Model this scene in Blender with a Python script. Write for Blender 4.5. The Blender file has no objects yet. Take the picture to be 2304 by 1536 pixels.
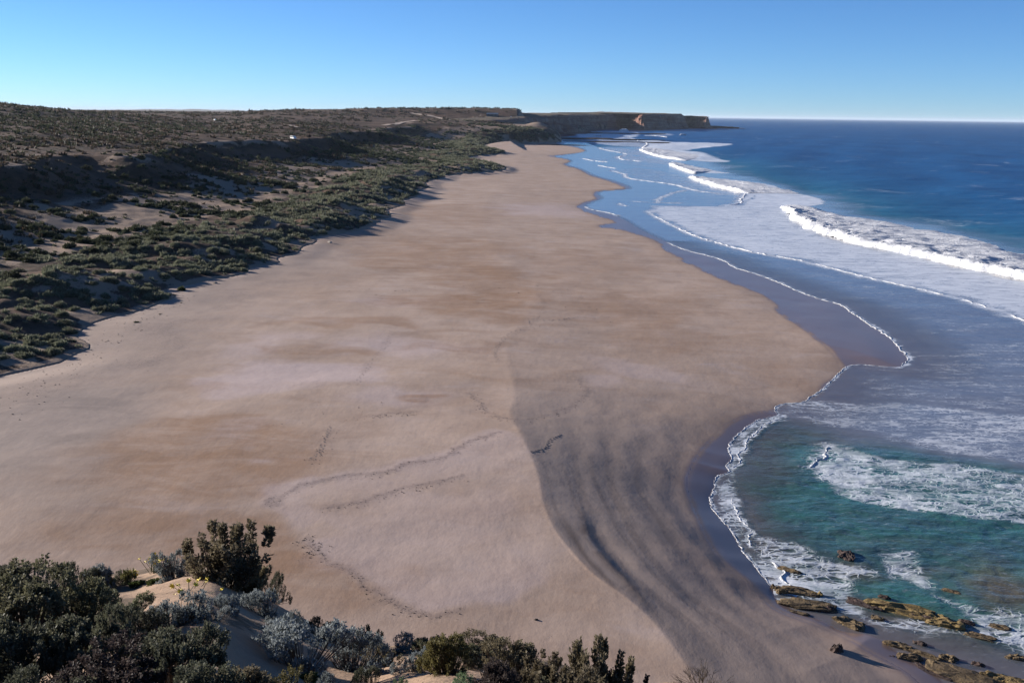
import bpy, math, random
import numpy as np
from mathutils import Vector
rng = np.random.default_rng(7)
random.seed(7)
sc = bpy.context.scene
COL = sc.collection

# ------------------------------------------------------------------ camera, sky, sun, exposure
F, H = 2261.0, 40.0                      # focal length (in 2304-px-wide units), eye height in metres
PITCH, ROLL = math.radians(12.7), math.asin(0.0128 / math.cos(math.radians(12.7)))
FW = np.array([0, math.cos(PITCH), -math.sin(PITCH)])
_r0 = np.array([1.0, 0, 0]); _u0 = np.cross(_r0, FW)
RT = _r0 * math.cos(ROLL) + _u0 * math.sin(ROLL)
UP = np.cross(RT, FW)
cam = bpy.data.cameras.new("camera"); camo = bpy.data.objects.new("camera", cam); COL.objects.link(camo)
cam.sensor_width = 36; cam.lens = 36 * F / 2304; cam.clip_start = 0.5; cam.clip_end = 200000
from mathutils import Matrix
M = Matrix(((RT[0], UP[0], -FW[0], 0), (RT[1], UP[1], -FW[1], 0), (RT[2], UP[2], -FW[2], H), (0, 0, 0, 1)))
camo.matrix_world = M
sc.camera = camo

SUN_AZ = math.atan2(-0.90, 0.43)          # bearing of the sun from +Y, clockwise
SUN_EL = math.radians(14.0)
world = bpy.data.worlds.new("World"); sc.world = world; world.use_nodes = True
wn = world.node_tree; bg = wn.nodes["Background"]
sky = wn.nodes.new("ShaderNodeTexSky"); sky.sky_type = 'NISHITA'; sky.sun_disc = False
sky.sun_elevation = SUN_EL; sky.sun_rotation = SUN_AZ % (2 * math.pi)
sky.air_density = 0.6; sky.dust_density = 0.0; sky.ozone_density = 6.0; sky.altitude = 40
wn.links.new(sky.outputs[0], bg.inputs[0]); bg.inputs[1].default_value = 0.066
sun = bpy.data.lights.new("sun", 'SUN'); suno = bpy.data.objects.new("sun", sun); COL.objects.link(suno)
sun.energy = 5.0; sun.angle = math.radians(0.5); sun.color = (1.0, 0.92, 0.83)
sdir = Vector((math.sin(SUN_AZ) * math.cos(SUN_EL), math.cos(SUN_AZ) * math.cos(SUN_EL), math.sin(SUN_EL)))
suno.rotation_euler = sdir.to_track_quat('Z', 'Y').to_euler()
suno.location = (0, 0, 100)
vs = sc.view_settings
vs.view_transform = 'Standard'; vs.look = 'None'; vs.gamma = 1; vs.exposure = 1.2
try: vs.use_curve_mapping = False
except Exception: pass

# ------------------------------------------------------------------ helpers: rays, noise, polylines
def ray(x, y): return FW + (x - 1152) / F * RT - (y - 768) / F * UP
def at(x, y, z=0.0):
    d = ray(x, y); t = (z - H) / d[2]; return d * t + np.array([0, 0, H])
def atd(x, y, D):
    d = ray(x, y); return d * (D / d[1]) + np.array([0, 0, H])
_tab = {}
def vnoise(x, y, seed=0):
    if seed not in _tab: _tab[seed] = np.random.default_rng(1000 + seed).random((256, 256))
    T = _tab[seed]
    xi = np.floor(x).astype(np.int64); yi = np.floor(y).astype(np.int64)
    fx = x - xi; fy = y - yi
    fx = fx * fx * fx * (fx * (fx * 6 - 15) + 10); fy = fy * fy * fy * (fy * (fy * 6 - 15) + 10)
    a = T[xi & 255, yi & 255]; b = T[(xi + 1) & 255, yi & 255]
    c = T[xi & 255, (yi + 1) & 255]; d = T[(xi + 1) & 255, (yi + 1) & 255]
    return (a * (1 - fx) + b * fx) * (1 - fy) + (c * (1 - fx) + d * fx) * fy
def fbm(x, y, oct=4, seed=0, gain=0.5):
    s = 0; a = 1.0; n = 0.0
    for o in range(oct):
        s = s + a * vnoise(x * 2 ** o + 17.3 * o, y * 2 ** o - 9.1 * o, seed + o); n += a; a *= gain
    return s / n
def sstep(a, b, x):
    t = np.clip((x - a) / (b - a), 0, 1); return t * t * (3 - 2 * t)
def smooth_poly(P, n=4):
    P = np.asarray(P, float); Q = np.vstack([2 * P[0] - P[1], P, 2 * P[-1] - P[-2]]); out = []
    for i in range(len(P) - 1):
        p0, p1, p2, p3 = Q[i:i + 4]
        # centripetal Catmull-Rom keeps the uneven spacing of points free of loops
        t0 = 0; t1 = t0 + max(np.linalg.norm(p1 - p0), 1e-6) ** .5; t2 = t1 + max(np.linalg.norm(p2 - p1), 1e-6) ** .5
        t3 = t2 + max(np.linalg.norm(p3 - p2), 1e-6) ** .5
        for k in range(n):
            t = t1 + (t2 - t1) * k / n
            a1 = (t1 - t) / (t1 - t0) * p0 + (t - t0) / (t1 - t0) * p1
            a2 = (t2 - t) / (t2 - t1) * p1 + (t - t1) / (t2 - t1) * p2
            a3 = (t3 - t) / (t3 - t2) * p2 + (t - t2) / (t3 - t2) * p3
            b1 = (t2 - t) / (t2 - t0) * a1 + (t - t0) / (t2 - t0) * a2
            b2 = (t3 - t) / (t3 - t1) * a2 + (t - t1) / (t3 - t1) * a3
            out.append((t2 - t) / (t2 - t1) * b1 + (t - t1) / (t2 - t1) * b2)
    out.append(P[-1]); return np.array(out)
def wpoly(px, z=0.0, n=4):
    P = np.array([at(x, y, z)[:2] for x, y in px]); return smooth_poly(P, n) if n > 1 else P
def pdist(X, Y, P, chunk=40000):
    X = X.ravel(); Y = Y.ravel(); out = np.empty(len(X), np.float32)
    A = P[:-1].astype(np.float32); D = (P[1:] - P[:-1]).astype(np.float32); L = np.maximum((D * D).sum(1), 1e-9)
    for i in range(0, len(X), chunk):
        x = X[i:i + chunk, None].astype(np.float32) - A[:, 0]; y = Y[i:i + chunk, None].astype(np.float32) - A[:, 1]
        t = np.clip((x * D[:, 0] + y * D[:, 1]) / L, 0, 1)
        x -= t * D[:, 0]; y -= t * D[:, 1]
        out[i:i + chunk] = np.sqrt((x * x + y * y).min(1))
    return out
def inside(X, Y, P):
    X = X.ravel(); Y = Y.ravel(); r = np.zeros(len(X), bool)
    Q = np.vstack([P, P[:1]])
    for (x1, y1), (x2, y2) in zip(Q[:-1], Q[1:]):
        if y1 == y2: continue
        m = (Y >= min(y1, y2)) & (Y < max(y1, y2))
        if not m.any(): continue
        xx = x1 + (Y[m] - y1) * (x2 - x1) / (y2 - y1)
        r[m] ^= X[m] < xx
    return r
def sdist(X, Y, line, poly):
    d = pdist(X, Y, line); return np.where(inside(X, Y, poly), d, -d)

# ------------------------------------------------------------------ helpers: meshes and tags
def mk_mesh(name, V, Fc, mat=None, smooth=True, attrs=None):
    me = bpy.data.meshes.new(name); V = np.asarray(V, np.float32)
    if isinstance(Fc, np.ndarray):
        k = Fc.shape[1]; nf = len(Fc)
        me.vertices.add(len(V)); me.vertices.foreach_set("co", V.ravel())
        me.loops.add(nf * k); me.loops.foreach_set("vertex_index", Fc.astype(np.int32).ravel())
        me.polygons.add(nf); me.polygons.foreach_set("loop_start", np.arange(0, nf * k, k, dtype=np.int32))
    else:
        me.from_pydata(V.tolist(), [], Fc)
    me.update(calc_edges=True)
    me.polygons.foreach_set("use_smooth", np.full(len(me.polygons), smooth))
    for a, v in (attrs or {}).items():
        at_ = me.attributes.new(a, 'FLOAT', 'POINT'); at_.data.foreach_set("value", np.asarray(v, np.float32).ravel())
    if mat: me.materials.append(mat)
    me.validate(); return me
def link(name, me, parent=None, loc=None):
    o = bpy.data.objects.new(name, me); COL.objects.link(o)
    if parent: o.parent = parent
    if loc is not None: o.location = loc
    return o
def tag(o, label=None, cat=None, group=None, kind=None):
    if label: o['label'] = label
    if cat: o['category'] = cat
    if group: o['group'] = group
    if kind: o['kind'] = kind
    return o
def grid_faces(nr, nc, keep=None):
    i = np.arange(nr * nc).reshape(nr, nc)
    q = np.stack([i[:-1, :-1], i[:-1, 1:], i[1:, 1:], i[1:, :-1]], -1).reshape(-1, 4)
    if keep is not None:
        k = keep.reshape(-1)[q].any(1); q = q[k]
    return q
def compact(V, q, attrs):
    u, inv = np.unique(q, return_inverse=True)
    return V[u], inv.reshape(q.shape), {k: v.ravel()[u] for k, v in attrs.items()}

# ------------------------------------------------------------------ node helpers
class NT:
    def __init__(s, name):
        s.m = bpy.data.materials.new(name); s.m.use_nodes = True; s.t = s.m.node_tree; s.n = s.t.nodes
        s.b = s.n["Principled BSDF"]; s.out = s.n["Material Output"]; s._co = None
    def node(s, t, **k):
        n = s.n.new(t)
        for a, v in k.items(): setattr(n, a, v)
        return n
    def put(s, inp, v):
        if isinstance(v, bpy.types.NodeSocket): s.t.links.new(v, inp)
        else: inp.default_value = v if not (isinstance(v, tuple) and len(v) == 3 and inp.type == 'RGBA') else (*v, 1)
    def pos(s):
        if s._co is None: s._co = s.node("ShaderNodeNewGeometry").outputs["Position"]
        return s._co
    def mapped(s, scale, rot=0.0, src=None):
        n = s.node("ShaderNodeMapping"); s.put(n.inputs["Vector"], src or s.pos()); n.inputs["Scale"].default_value = scale
        n.inputs["Rotation"].default_value = (0, 0, rot); return n.outputs[0]
    def noise(s, scale, detail=4, rough=0.55, vec=None, dist=0.0, out="Fac"):
        n = s.node("ShaderNodeTexNoise"); s.put(n.inputs["Vector"], vec or s.pos())
        n.inputs["Scale"].default_value = scale; n.inputs["Detail"].default_value = detail
        n.inputs["Roughness"].default_value = rough; n.inputs["Distortion"].default_value = dist; return n.outputs[out]
    def attr(s, name):
        n = s.node("ShaderNodeAttribute"); n.attribute_name = name; return n.outputs["Fac"]
    def math(s, op, a, b=0.0, c=0.0):
        n = s.node("ShaderNodeMath", operation=op); s.put(n.inputs[0], a); s.put(n.inputs[1], b); s.put(n.inputs[2], c); return n.outputs[0]
    def rng(s, v, a, b, c=0.0, d=1.0, smooth=True):
        n = s.node("ShaderNodeMapRange"); n.interpolation_type = 'SMOOTHSTEP' if smooth else 'LINEAR'
        s.put(n.inputs[0], v); s.put(n.inputs[1], a); s.put(n.inputs[2], b); s.put(n.inputs[3], c); s.put(n.inputs[4], d); return n.outputs[0]
    def mix(s, f, a, b):
        n = s.node("ShaderNodeMix"); n.data_type = 'RGBA'; s.put(n.inputs[0], f); s.put(n.inputs[6], a); s.put(n.inputs[7], b); return n.outputs[2]
    def mul(s, f, a, b):
        n = s.node("ShaderNodeMix"); n.data_type = 'RGBA'; n.blend_type = 'MULTIPLY'; s.put(n.inputs[0], f); s.put(n.inputs[6], a); s.put(n.inputs[7], b); return n.outputs[2]
    def bump(s, h, strength, dist, normal=None):
        n = s.node("ShaderNodeBump"); s.put(n.inputs["Height"], h); s.put(n.inputs["Strength"], strength); s.put(n.inputs["Distance"], dist)
        if normal is not None: s.t.links.new(normal, n.inputs["Normal"])
        return n.outputs[0]
    def set(s, **k):
        for a, v in k.items(): s.put(s.b.inputs[a.replace('_', ' ')], v)
        return s.m

# ------------------------------------------------------------------ lines of the shore (surveyed from the photograph, on the ground plane)
W_PX = [(1252,324),(1300,333),(1313,341),(1262,348),(1234,351),(1279,360),(1268,371),(1299,380),(1331,396),(1380,411),(1402,424),(1344,429),
        (1332,435),(1340,446),(1309,457),(1301,467),(1323,480),(1366,492),(1384,501),(1345,512),(1392,517),(1428,526),(1479,545),(1506,568),(1570,604),(1630,632),
        (1675,650),(1730,677),(1758,709),(1808,741),(1835,764),(1863,787),(1880,805),(1889,831),(1849,872),(1803,902),(1749,910),(1741,920),
        (1694,931),(1634,956),(1598,993),(1568,1034),(1548,1080),(1550,1110),(1570,1170),(1592,1222),(1622,1273),(1665,1307),(1716,1345),(1739,1372),
        (1799,1396),(1880,1424),(1948,1465),(2034,1508),(2090,1560),(2180,1660),(2330,1800)]
S_PX = [(1253,323),(1302,332),(1316,340.5),(1268,348.5),(1245,352),(1284,360),(1275,371),(1306,380),(1340,396),(1392,411),(1414,425),(1356,430),
        (1343,436),(1352,446),(1325,457),(1315,465),(1331,472),(1369,480),(1400,492),(1440,516),(1490,540),(1543,563),(1598,577),(1630,588),(1652,602),(1689,613),(1753,636),(1799,657),(1845,673),(1890,686),
        (1922,707),(1954,730),(1986,748),(2014,773),(2035,796),(2041,806),(2036,817),(2021,825),(1982,824),(1936,820),(1906,824),(1893,834),
        (1849,875),(1822,893),(1803,905),(1771,907),(1749,912),(1743,922),(1750,932),(1720,941),(1705,945),(1684,958),(1666,971),(1649,988),(1638,1012),(1646,1029),
        (1633,1050),(1640,1060),(1612,1073),(1607,1098),(1597,1119),(1603,1145),(1624,1170),(1645,1192),(1658,1217),(1673,1243),(1692,1264),
        (1709,1290),(1735,1318),(1748,1350),(1800,1378),(1850,1397),(1895,1420),(1961,1430),(1995,1450),(2040,1482),(2098,1515),(2150,1560),(2240,1640),(2400,1790)]
T_PX = [(0,845),(120,815),(190,785),(230,745),(290,705),(380,675),(440,642),(540,622),(600,592),(660,565),(720,548),(760,530),(815,512),(865,490),
        (910,462),(950,432),(1000,397),(1060,389),(1110,385),(1143,379),(1122,370),(1066,361),(1060,353),(1100,348),(1140,344),(1110,337),(1088,329),
        (1130,321),(1200,320.6),(1264,318.5)]
K_PX = [(1185,338),(1150,380),(1110,430),(1085,480),(1095,540),(1150,600),(1205,660),(1180,720),(1140,780),(1150,850),(1158,900),(1146,950),(1165,985),(1190,1040),(1212,1100),(1217,1135),(1222,1160),(1245,1215),
        (1285,1265),(1335,1315),(1400,1358),(1455,1400),(1500,1450),(1545,1510),(1590,1590),(1650,1700)]
W_L = wpoly(W_PX, 0.2); S_L = wpoly(S_PX); T_L0 = wpoly(T_PX, 3.0, 3); K_L = wpoly(K_PX, 2.0)
far = np.array([[95, 2150], [170, 2550], [215, 2900], [298, 3070], [342, 3140], [380, 2995], [470, 3290], [610, 3640], [640, 3810], [690, 3680], [722, 3960], [700, 4250], [640, 4600], [500, 5500], [-200, 9500]], float)
_t = T_L0[T_L0[:, 1] < 1300]; _s0 = np.concatenate([[0], np.cumsum(np.linalg.norm(np.diff(_t, axis=0), axis=1))]); _u = np.arange(0, _s0[-1], 3.0)
_t2 = np.stack([np.interp(_u, _s0, _t[:, 0]), np.interp(_u, _s0, _t[:, 1])], 1); _n = np.gradient(_t2, axis=0); _n /= np.linalg.norm(_n, axis=1)[:, None]
_t2 = _t2 + np.stack([-_n[:, 1], _n[:, 0]], 1) * ((fbm(_u / 17, _u * 0 + 4, 3, 19) - .45) * 11 * (1 - sstep(500, 900, _t2[:, 1])))[:, None]
T_L0 = np.vstack([_t2, T_L0[T_L0[:, 1] >= 1300]])
T_L = np.vstack([[[-150, -400], [-110, 0], [-92, 110]], T_L0, far])
LAND = np.vstack([T_L, [[-14000, 9500], [-14000, -400]]])
RIGHTFAR = np.array([[300, 1500], [3000, 1500], [3000, -300], [200, -300]], float)
def seaside(L):
    # closed region on the sea side of a shore line
    return np.vstack([[[L[0][0] - 40, 1750]], [[-3000, 9000]], [[-3000, 200000]], [[200000, 200000]], [[200000, -300]], [[L[-1][0] + 5, -300]], L[::-1]])
W_P, S_P = seaside(W_L), seaside(S_L)
K_P = seaside(K_L)
G_L = wpoly([(1312,1185),(1316,1215),(1326,1245),(1345,1275),(1372,1305),(1400,1333),(1428,1365),(1452,1395),(1480,1425)], 1.2)
def ell(X, Y, cx, cy, rx, ry):
    c = at(cx, cy, 1.5); l = at(cx + rx, cy, 1.5); u = at(cx, cy - ry, 1.5); d = at(cx, cy + ry, 1.5)
    ax = l[0] - c[0]; ay = 0.5 * (u[1] - d[1])
    # the axis of a patch leans with the view line only through its own position; patches are plain ellipses on the sand
    q = ((X - c[0]) / ax) ** 2 + ((Y - c[1]) / ay) ** 2
    return np.exp(-q)

def beach_z(X, Y, detail=True):
    shp = X.shape; X = X.ravel(); Y = Y.ravel()
    dS = sdist(X, Y, S_L, S_P)               # + on the sea side
    dK = sdist(X, Y, K_L, K_P)               # + on the sea side of the berm crest
    zc = np.interp(Y, [60, 90, 110, 150, 200, 300, 800, 1600], [2.4, 3.1, 3.2, 2.4, 2.0, 1.7, 1.5, 1.5])
    up = np.maximum(-dS, 0); t = up / (up + np.maximum(dK, 0) + 1e-6)
    z = np.where(dK > 0, zc * np.clip(t, 0, 1) ** 0.92, zc + 0.014 * (-dK))
    z = np.where(dS > 0, -0.05 * np.minimum(dS, 50), z)
    if detail:
        land = sstep(0, 6, up)
        z = z + land * ((fbm(X / 22, Y / 22, 3, 3) - .5) * 0.5 + (fbm(X / 4, Y / 4, 3, 5) - .5) * 0.07)
        # dark step below the crest and the low ridges that follow the curve of the bowl
        near = (Y < 170) & (dK > -5)
        g = np.zeros_like(z)
        if near.any():
            xs, ys = X[near], Y[near]
            dg = pdist(xs, ys, G_L); sgn = inside(xs, ys, seaside(G_L))
            fade = sstep(68, 80, ys) * (1 - sstep(80, 97, ys))
            u = np.where(sgn, dg, -dg)
            g1 = np.where(sgn, 0, 0) + 0.09 * fade * (1 - sstep(-0.2, 1.0, u)) * np.exp(-np.maximum(-u, 0) / 2.5) - 0.05 * fade * np.exp(-((u - 1.4) / .8) ** 2)
            tt = t[near]
            rid = np.sin(tt * 34 + 7 * fbm(xs / 11, ys / 16, 3, 11)) * 0.016 * sstep(.05, .25, tt) * (1 - sstep(.75, 1, tt)) * (1 - sstep(115, 150, ys))
            g[near] = (g1 + rid) * (dK[near] > 0)
        z = z + g
    return z.reshape(shp), dS.reshape(shp), dK.reshape(shp)

def land_s(X, Y):
    return sdist(X, Y, T_L, LAND).reshape(X.shape)
def land_z(X, Y, s=None, rough=True):
    if s is None: s = land_s(X, Y)
    sp = np.maximum(s, 0)
    wob = (fbm(X / 70 + 3, Y / 55, 3, 21) - .5)
    s1 = np.maximum(sp + 70 * wob * sstep(55, 120, sp), 0)
    P = np.interp(s1, [0, 4, 12, 22, 40, 60, 90, 112, 130, 165, 260, 420, 700, 6000], [0, .5, 1.9, 3.2, 2.6, 3.4, 7.5, 10.5, 18.0, 20.5, 26, 33.5, 36.5, 37])
    fore = np.exp(-((sp - 20) / 16.0) ** 2) * sstep(0, 10, sp)
    P = P + fore * ((fbm(X / 15, Y / 12, 3, 31) - .42) * 6.0)
    B = np.interp(sp + 14 * (fbm(X / 30, Y / 30, 3, 41) - .5) * sstep(0, 10, sp), [0, 5, 22, 50, 150, 420, 800, 6000], [0, 6, 17, 20, 25, 34, 37, 37])
    b = sstep(1330, 1470, Y)
    z = P * (1 - b) + B * b
    z = z + 15 * np.exp(-(((X + 560) / 125) ** 2 + ((Y - 930) / 240) ** 2))
    rise = sstep(1820, 1980, Y) * (1 - sstep(2350, 2600, Y)) * (1 - sstep(4, 30, X)) * sstep(-700, -110, X)
    z = z * (1 - rise) + np.maximum(z, 48.0) * rise
    z = z - 5.5 * sstep(-.235, -.29, X / np.maximum(Y, 1)) * sstep(650, 1000, Y)
    z = z + 7.0 * np.exp(-(((X - 40) / 17) ** 2 + ((Y - 1735) / 34) ** 2))
    z = z + sstep(150, 500, sp) * (fbm(X / 160, Y / 160, 3, 51) - .5) * 4
    if rough:
        z = z + sstep(2, 14, sp) * ((fbm(X / 9, Y / 9, 3, 61) - .5) * 1.3 * (1 - .4 * sstep(300, 900, Y)) + (fbm(X / 45, Y / 45, 3, 71) - .5) * 3.0 * sstep(60, 160, sp))
    return z + 3.0
def scrubness(X, Y, s):
    n = fbm(X / 26, Y / 26, 4, 81); m = fbm(X / 7, Y / 7, 3, 91)
    fore = 0.95 - 0.5 * sstep(38, 52, s)
    hill = 1.0
    w = sstep(72, 104, s)
    base = fore * (1 - w) + hill * w
    s1 = s + 70 * (fbm(X / 70 + 3, Y / 55, 3, 21) - .5) * sstep(55, 120, s)
    scar = sstep(.50, .58, fbm(X / 15, Y / 12, 3, 95)) * np.exp(-((s1 - 134) / 11) ** 2) * .55 + .6 * sstep(.54, .60, fbm(X / 11, Y / 9, 3, 97)) * (1 - sstep(12, 30, s))
    bare = scar + sstep(.50, .62, n * .65 + m * .35) * (0.75 * (1 - w) * sstep(30, 50, s) + 0.22 * w) + 0.2 * sstep(.55, .65, m) * (1 - w)
    return np.clip(base - bare - np.exp(-(((X - 40) / 15) ** 2 + ((Y - 1730) / 34) ** 2)) * 1.2, 0, 1) * sstep(-1.0, 3.5, s + 5 * (m - .5))

# foreground dune: convex slope from the viewpoint to an edge, then the dune face down to the beach
FG = [(-900,1330,26),(-450,1330,24),(0,1312,22),(150,1318,22),(300,1302,21),(355,1288,20.5),(415,1278,20),(475,1280,19.5),(560,1335,18.5),(640,1378,17.5),(720,1425,16.5),(830,1472,15),
      (910,1458,15),(1000,1455,14.5),(1100,1478,14),(1200,1508,13),(1400,1570,11),(1700,1610,9.5),(2200,1800,8),(3200,2400,6)]
_e = np.array([atd(*q) for q in FG]); _ea = np.arctan2(_e[:, 0], _e[:, 1]); _er = np.hypot(_e[:, 0], _e[:, 1]); _ez = _e[:, 2]
def fg_z(X, Y, rough=True):
    a = np.arctan2(X, np.maximum(Y, 1e-3)); r = np.hypot(X, Y)
    R = np.interp(a, _ea, _er); Z = np.interp(a, _ea, _ez)
    q = np.minimum(r / R, 1); z = 38.3 + (Z - 38.3) * (0.72 * q + 0.28 * q * q)
    o = np.maximum(r - R, 0); z = z - (0.70 * o - 1.2 * (1 - np.exp(-o / 2.5)) * .5)
    if rough:
        z = z + (fbm(X / 2.6, Y / 2.6, 3, 101) - .5) * 0.55 * np.minimum(1, o * .3 + .75) + (fbm(X / .5, Y / .5, 3, 111) - .5) * 0.07
    return z
def cast(px, py, zf, d0, d1, n=600):
    d = ray(px, py); t = np.geomspace(d0, d1, n) / d[1]
    P = d[None] * t[:, None] + np.array([0, 0, H]); h = zf(P[:, 0], P[:, 1])
    k = np.nonzero(P[:, 2] <= h)[0]
    k = k[0] if len(k) else n - 1
    return np.array([P[k, 0], P[k, 1], h[k]])

# ------------------------------------------------------------------ materials of the setting
def mat_sand():
    m = NT("beach_sand")
    n1 = m.noise(0.06, 5, .6); n2 = m.noise(0.6, 5, .6, vec=m.mapped((1, .55, 1))); n3 = m.noise(9.0, 4, .6); n5 = m.noise(2.2, 6, .72, vec=m.mapped((1, .6, 1))); n4 = m.noise(.16, 6, .62, vec=m.mapped((.55, 1, 1), -.15), dist=.6)
    c = m.mix(m.rng(n1, .3, .7), (0.375, 0.275, 0.212), (0.432, 0.326, 0.262))
    c = m.mix(m.rng(n4, .44, .72, 0, .6), c, (0.306, 0.209, 0.151))
    c = m.mix(m.rng(n4, .46, .26, 0, .6), c, (0.444, 0.354, 0.316))
    c = m.mix(m.attr("pale"), c, m.mix(n2, (0.421, 0.329, 0.310), (0.497, 0.400, 0.372)))
    dn = m.math('MULTIPLY', m.attr("damp"), m.rng(m.noise(0.22, 6, .68, vec=m.mapped((.5, 1, 1)), dist=.5), .34, .62, .35, .88))
    c = m.mix(dn, c, m.mix(n2, (0.294, 0.176, 0.106), (0.247, 0.147, 0.087)))
    c = m.mix(m.attr("grey"), c, m.mix(m.rng(n4, .35, .65), (0.248, 0.199, 0.171), (0.335, 0.269, 0.230)))  # grey sand of the dune margin, plus berm shade painted into the colour
    wet = m.attr("wet")
    c = m.mix(wet, c, (0.173, 0.122, 0.108))
    sp = m.rng(m.noise(2.6, 5, .8), .54, .62)
    c = m.mix(m.math('MULTIPLY', m.attr("debris"), sp), c, (0.045, 0.035, 0.03))
    c = m.mix(m.math('MULTIPLY', m.attr("debris"), .35), c, (0.173, 0.133, 0.124))
    c = m.mul(m.rng(n5, .35, .7, 0, .32), c, (.80, .78, .77)); c = m.mul(m.rng(n3, .2, .8, 0.0, .35), c, (0.8, 0.78, 0.76))
    c = m.mul(m.attr("iron"), c, (0.384, 0.359, 0.350))
    rough = m.rng(wet, 0.3, 1.0, 0.95, 0.26)
    h = m.math('ADD', m.math('MULTIPLY', n2, 1.0), m.math('MULTIPLY', n3, .15)); h = m.math('ADD', h, m.math('MULTIPLY', n5, .30))
    nb = m.bump(h, m.rng(wet, 0, 1, .5, .05), 0.10)
    return m.set(Base_Color=c, Roughness=rough, Specular_IOR_Level=m.rng(wet, 0, 1, .15, .5), Normal=nb)
def mat_hill():
    m = NT("dune_ground")
    n1 = m.noise(0.035, 5, .6); n2 = m.noise(0.35, 6, .65); n3 = m.noise(2.2, 5, .6)
    sand = m.mix(n2, (0.238, 0.169, 0.122), (0.288, 0.212, 0.155))
    litter = m.mix(m.rng(n2, .3, .7), (0.076, 0.047, 0.032), (0.036, 0.028, 0.020))
    litter = m.mix(m.rng(n1, .40, .60), litter, (0.112, 0.070, 0.048))
    f = m.rng(m.math('ADD', m.attr("scrub"), m.math('MULTIPLY', m.math('SUBTRACT', n3, .5), .9)), .42, .62)
    c = m.mix(f, sand, litter)
    h = m.math('ADD', m.math('MULTIPLY', n2, 1.6), m.math('MULTIPLY', n3, .5))
    return m.set(Base_Color=c, Roughness=.95, Specular_IOR_Level=.1, Normal=m.bump(h, m.rng(m.attr("scrub"), 0, 1, .25, .8), .5))
def mat_fg():
    m = NT("foreground_sand")
    n1 = m.noise(.5, 4); n2 = m.noise(4, 5, .6); n3 = m.noise(28, 4, .6)
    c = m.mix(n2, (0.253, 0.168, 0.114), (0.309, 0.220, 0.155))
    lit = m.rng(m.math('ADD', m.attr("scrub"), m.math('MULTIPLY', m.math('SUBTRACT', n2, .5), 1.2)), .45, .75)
    c = m.mix(lit, c, m.mix(n3, (0.078, 0.055, 0.039), (0.140, 0.103, 0.072)))  # dark tone holds both plant litter and the painted shade of the right slope
    h = m.math('ADD', n2, m.math('MULTIPLY', n3, .25))
    return m.set(Base_Color=c, Roughness=.95, Specular_IOR_Level=.1, Normal=m.bump(h, .7, .06))
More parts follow.
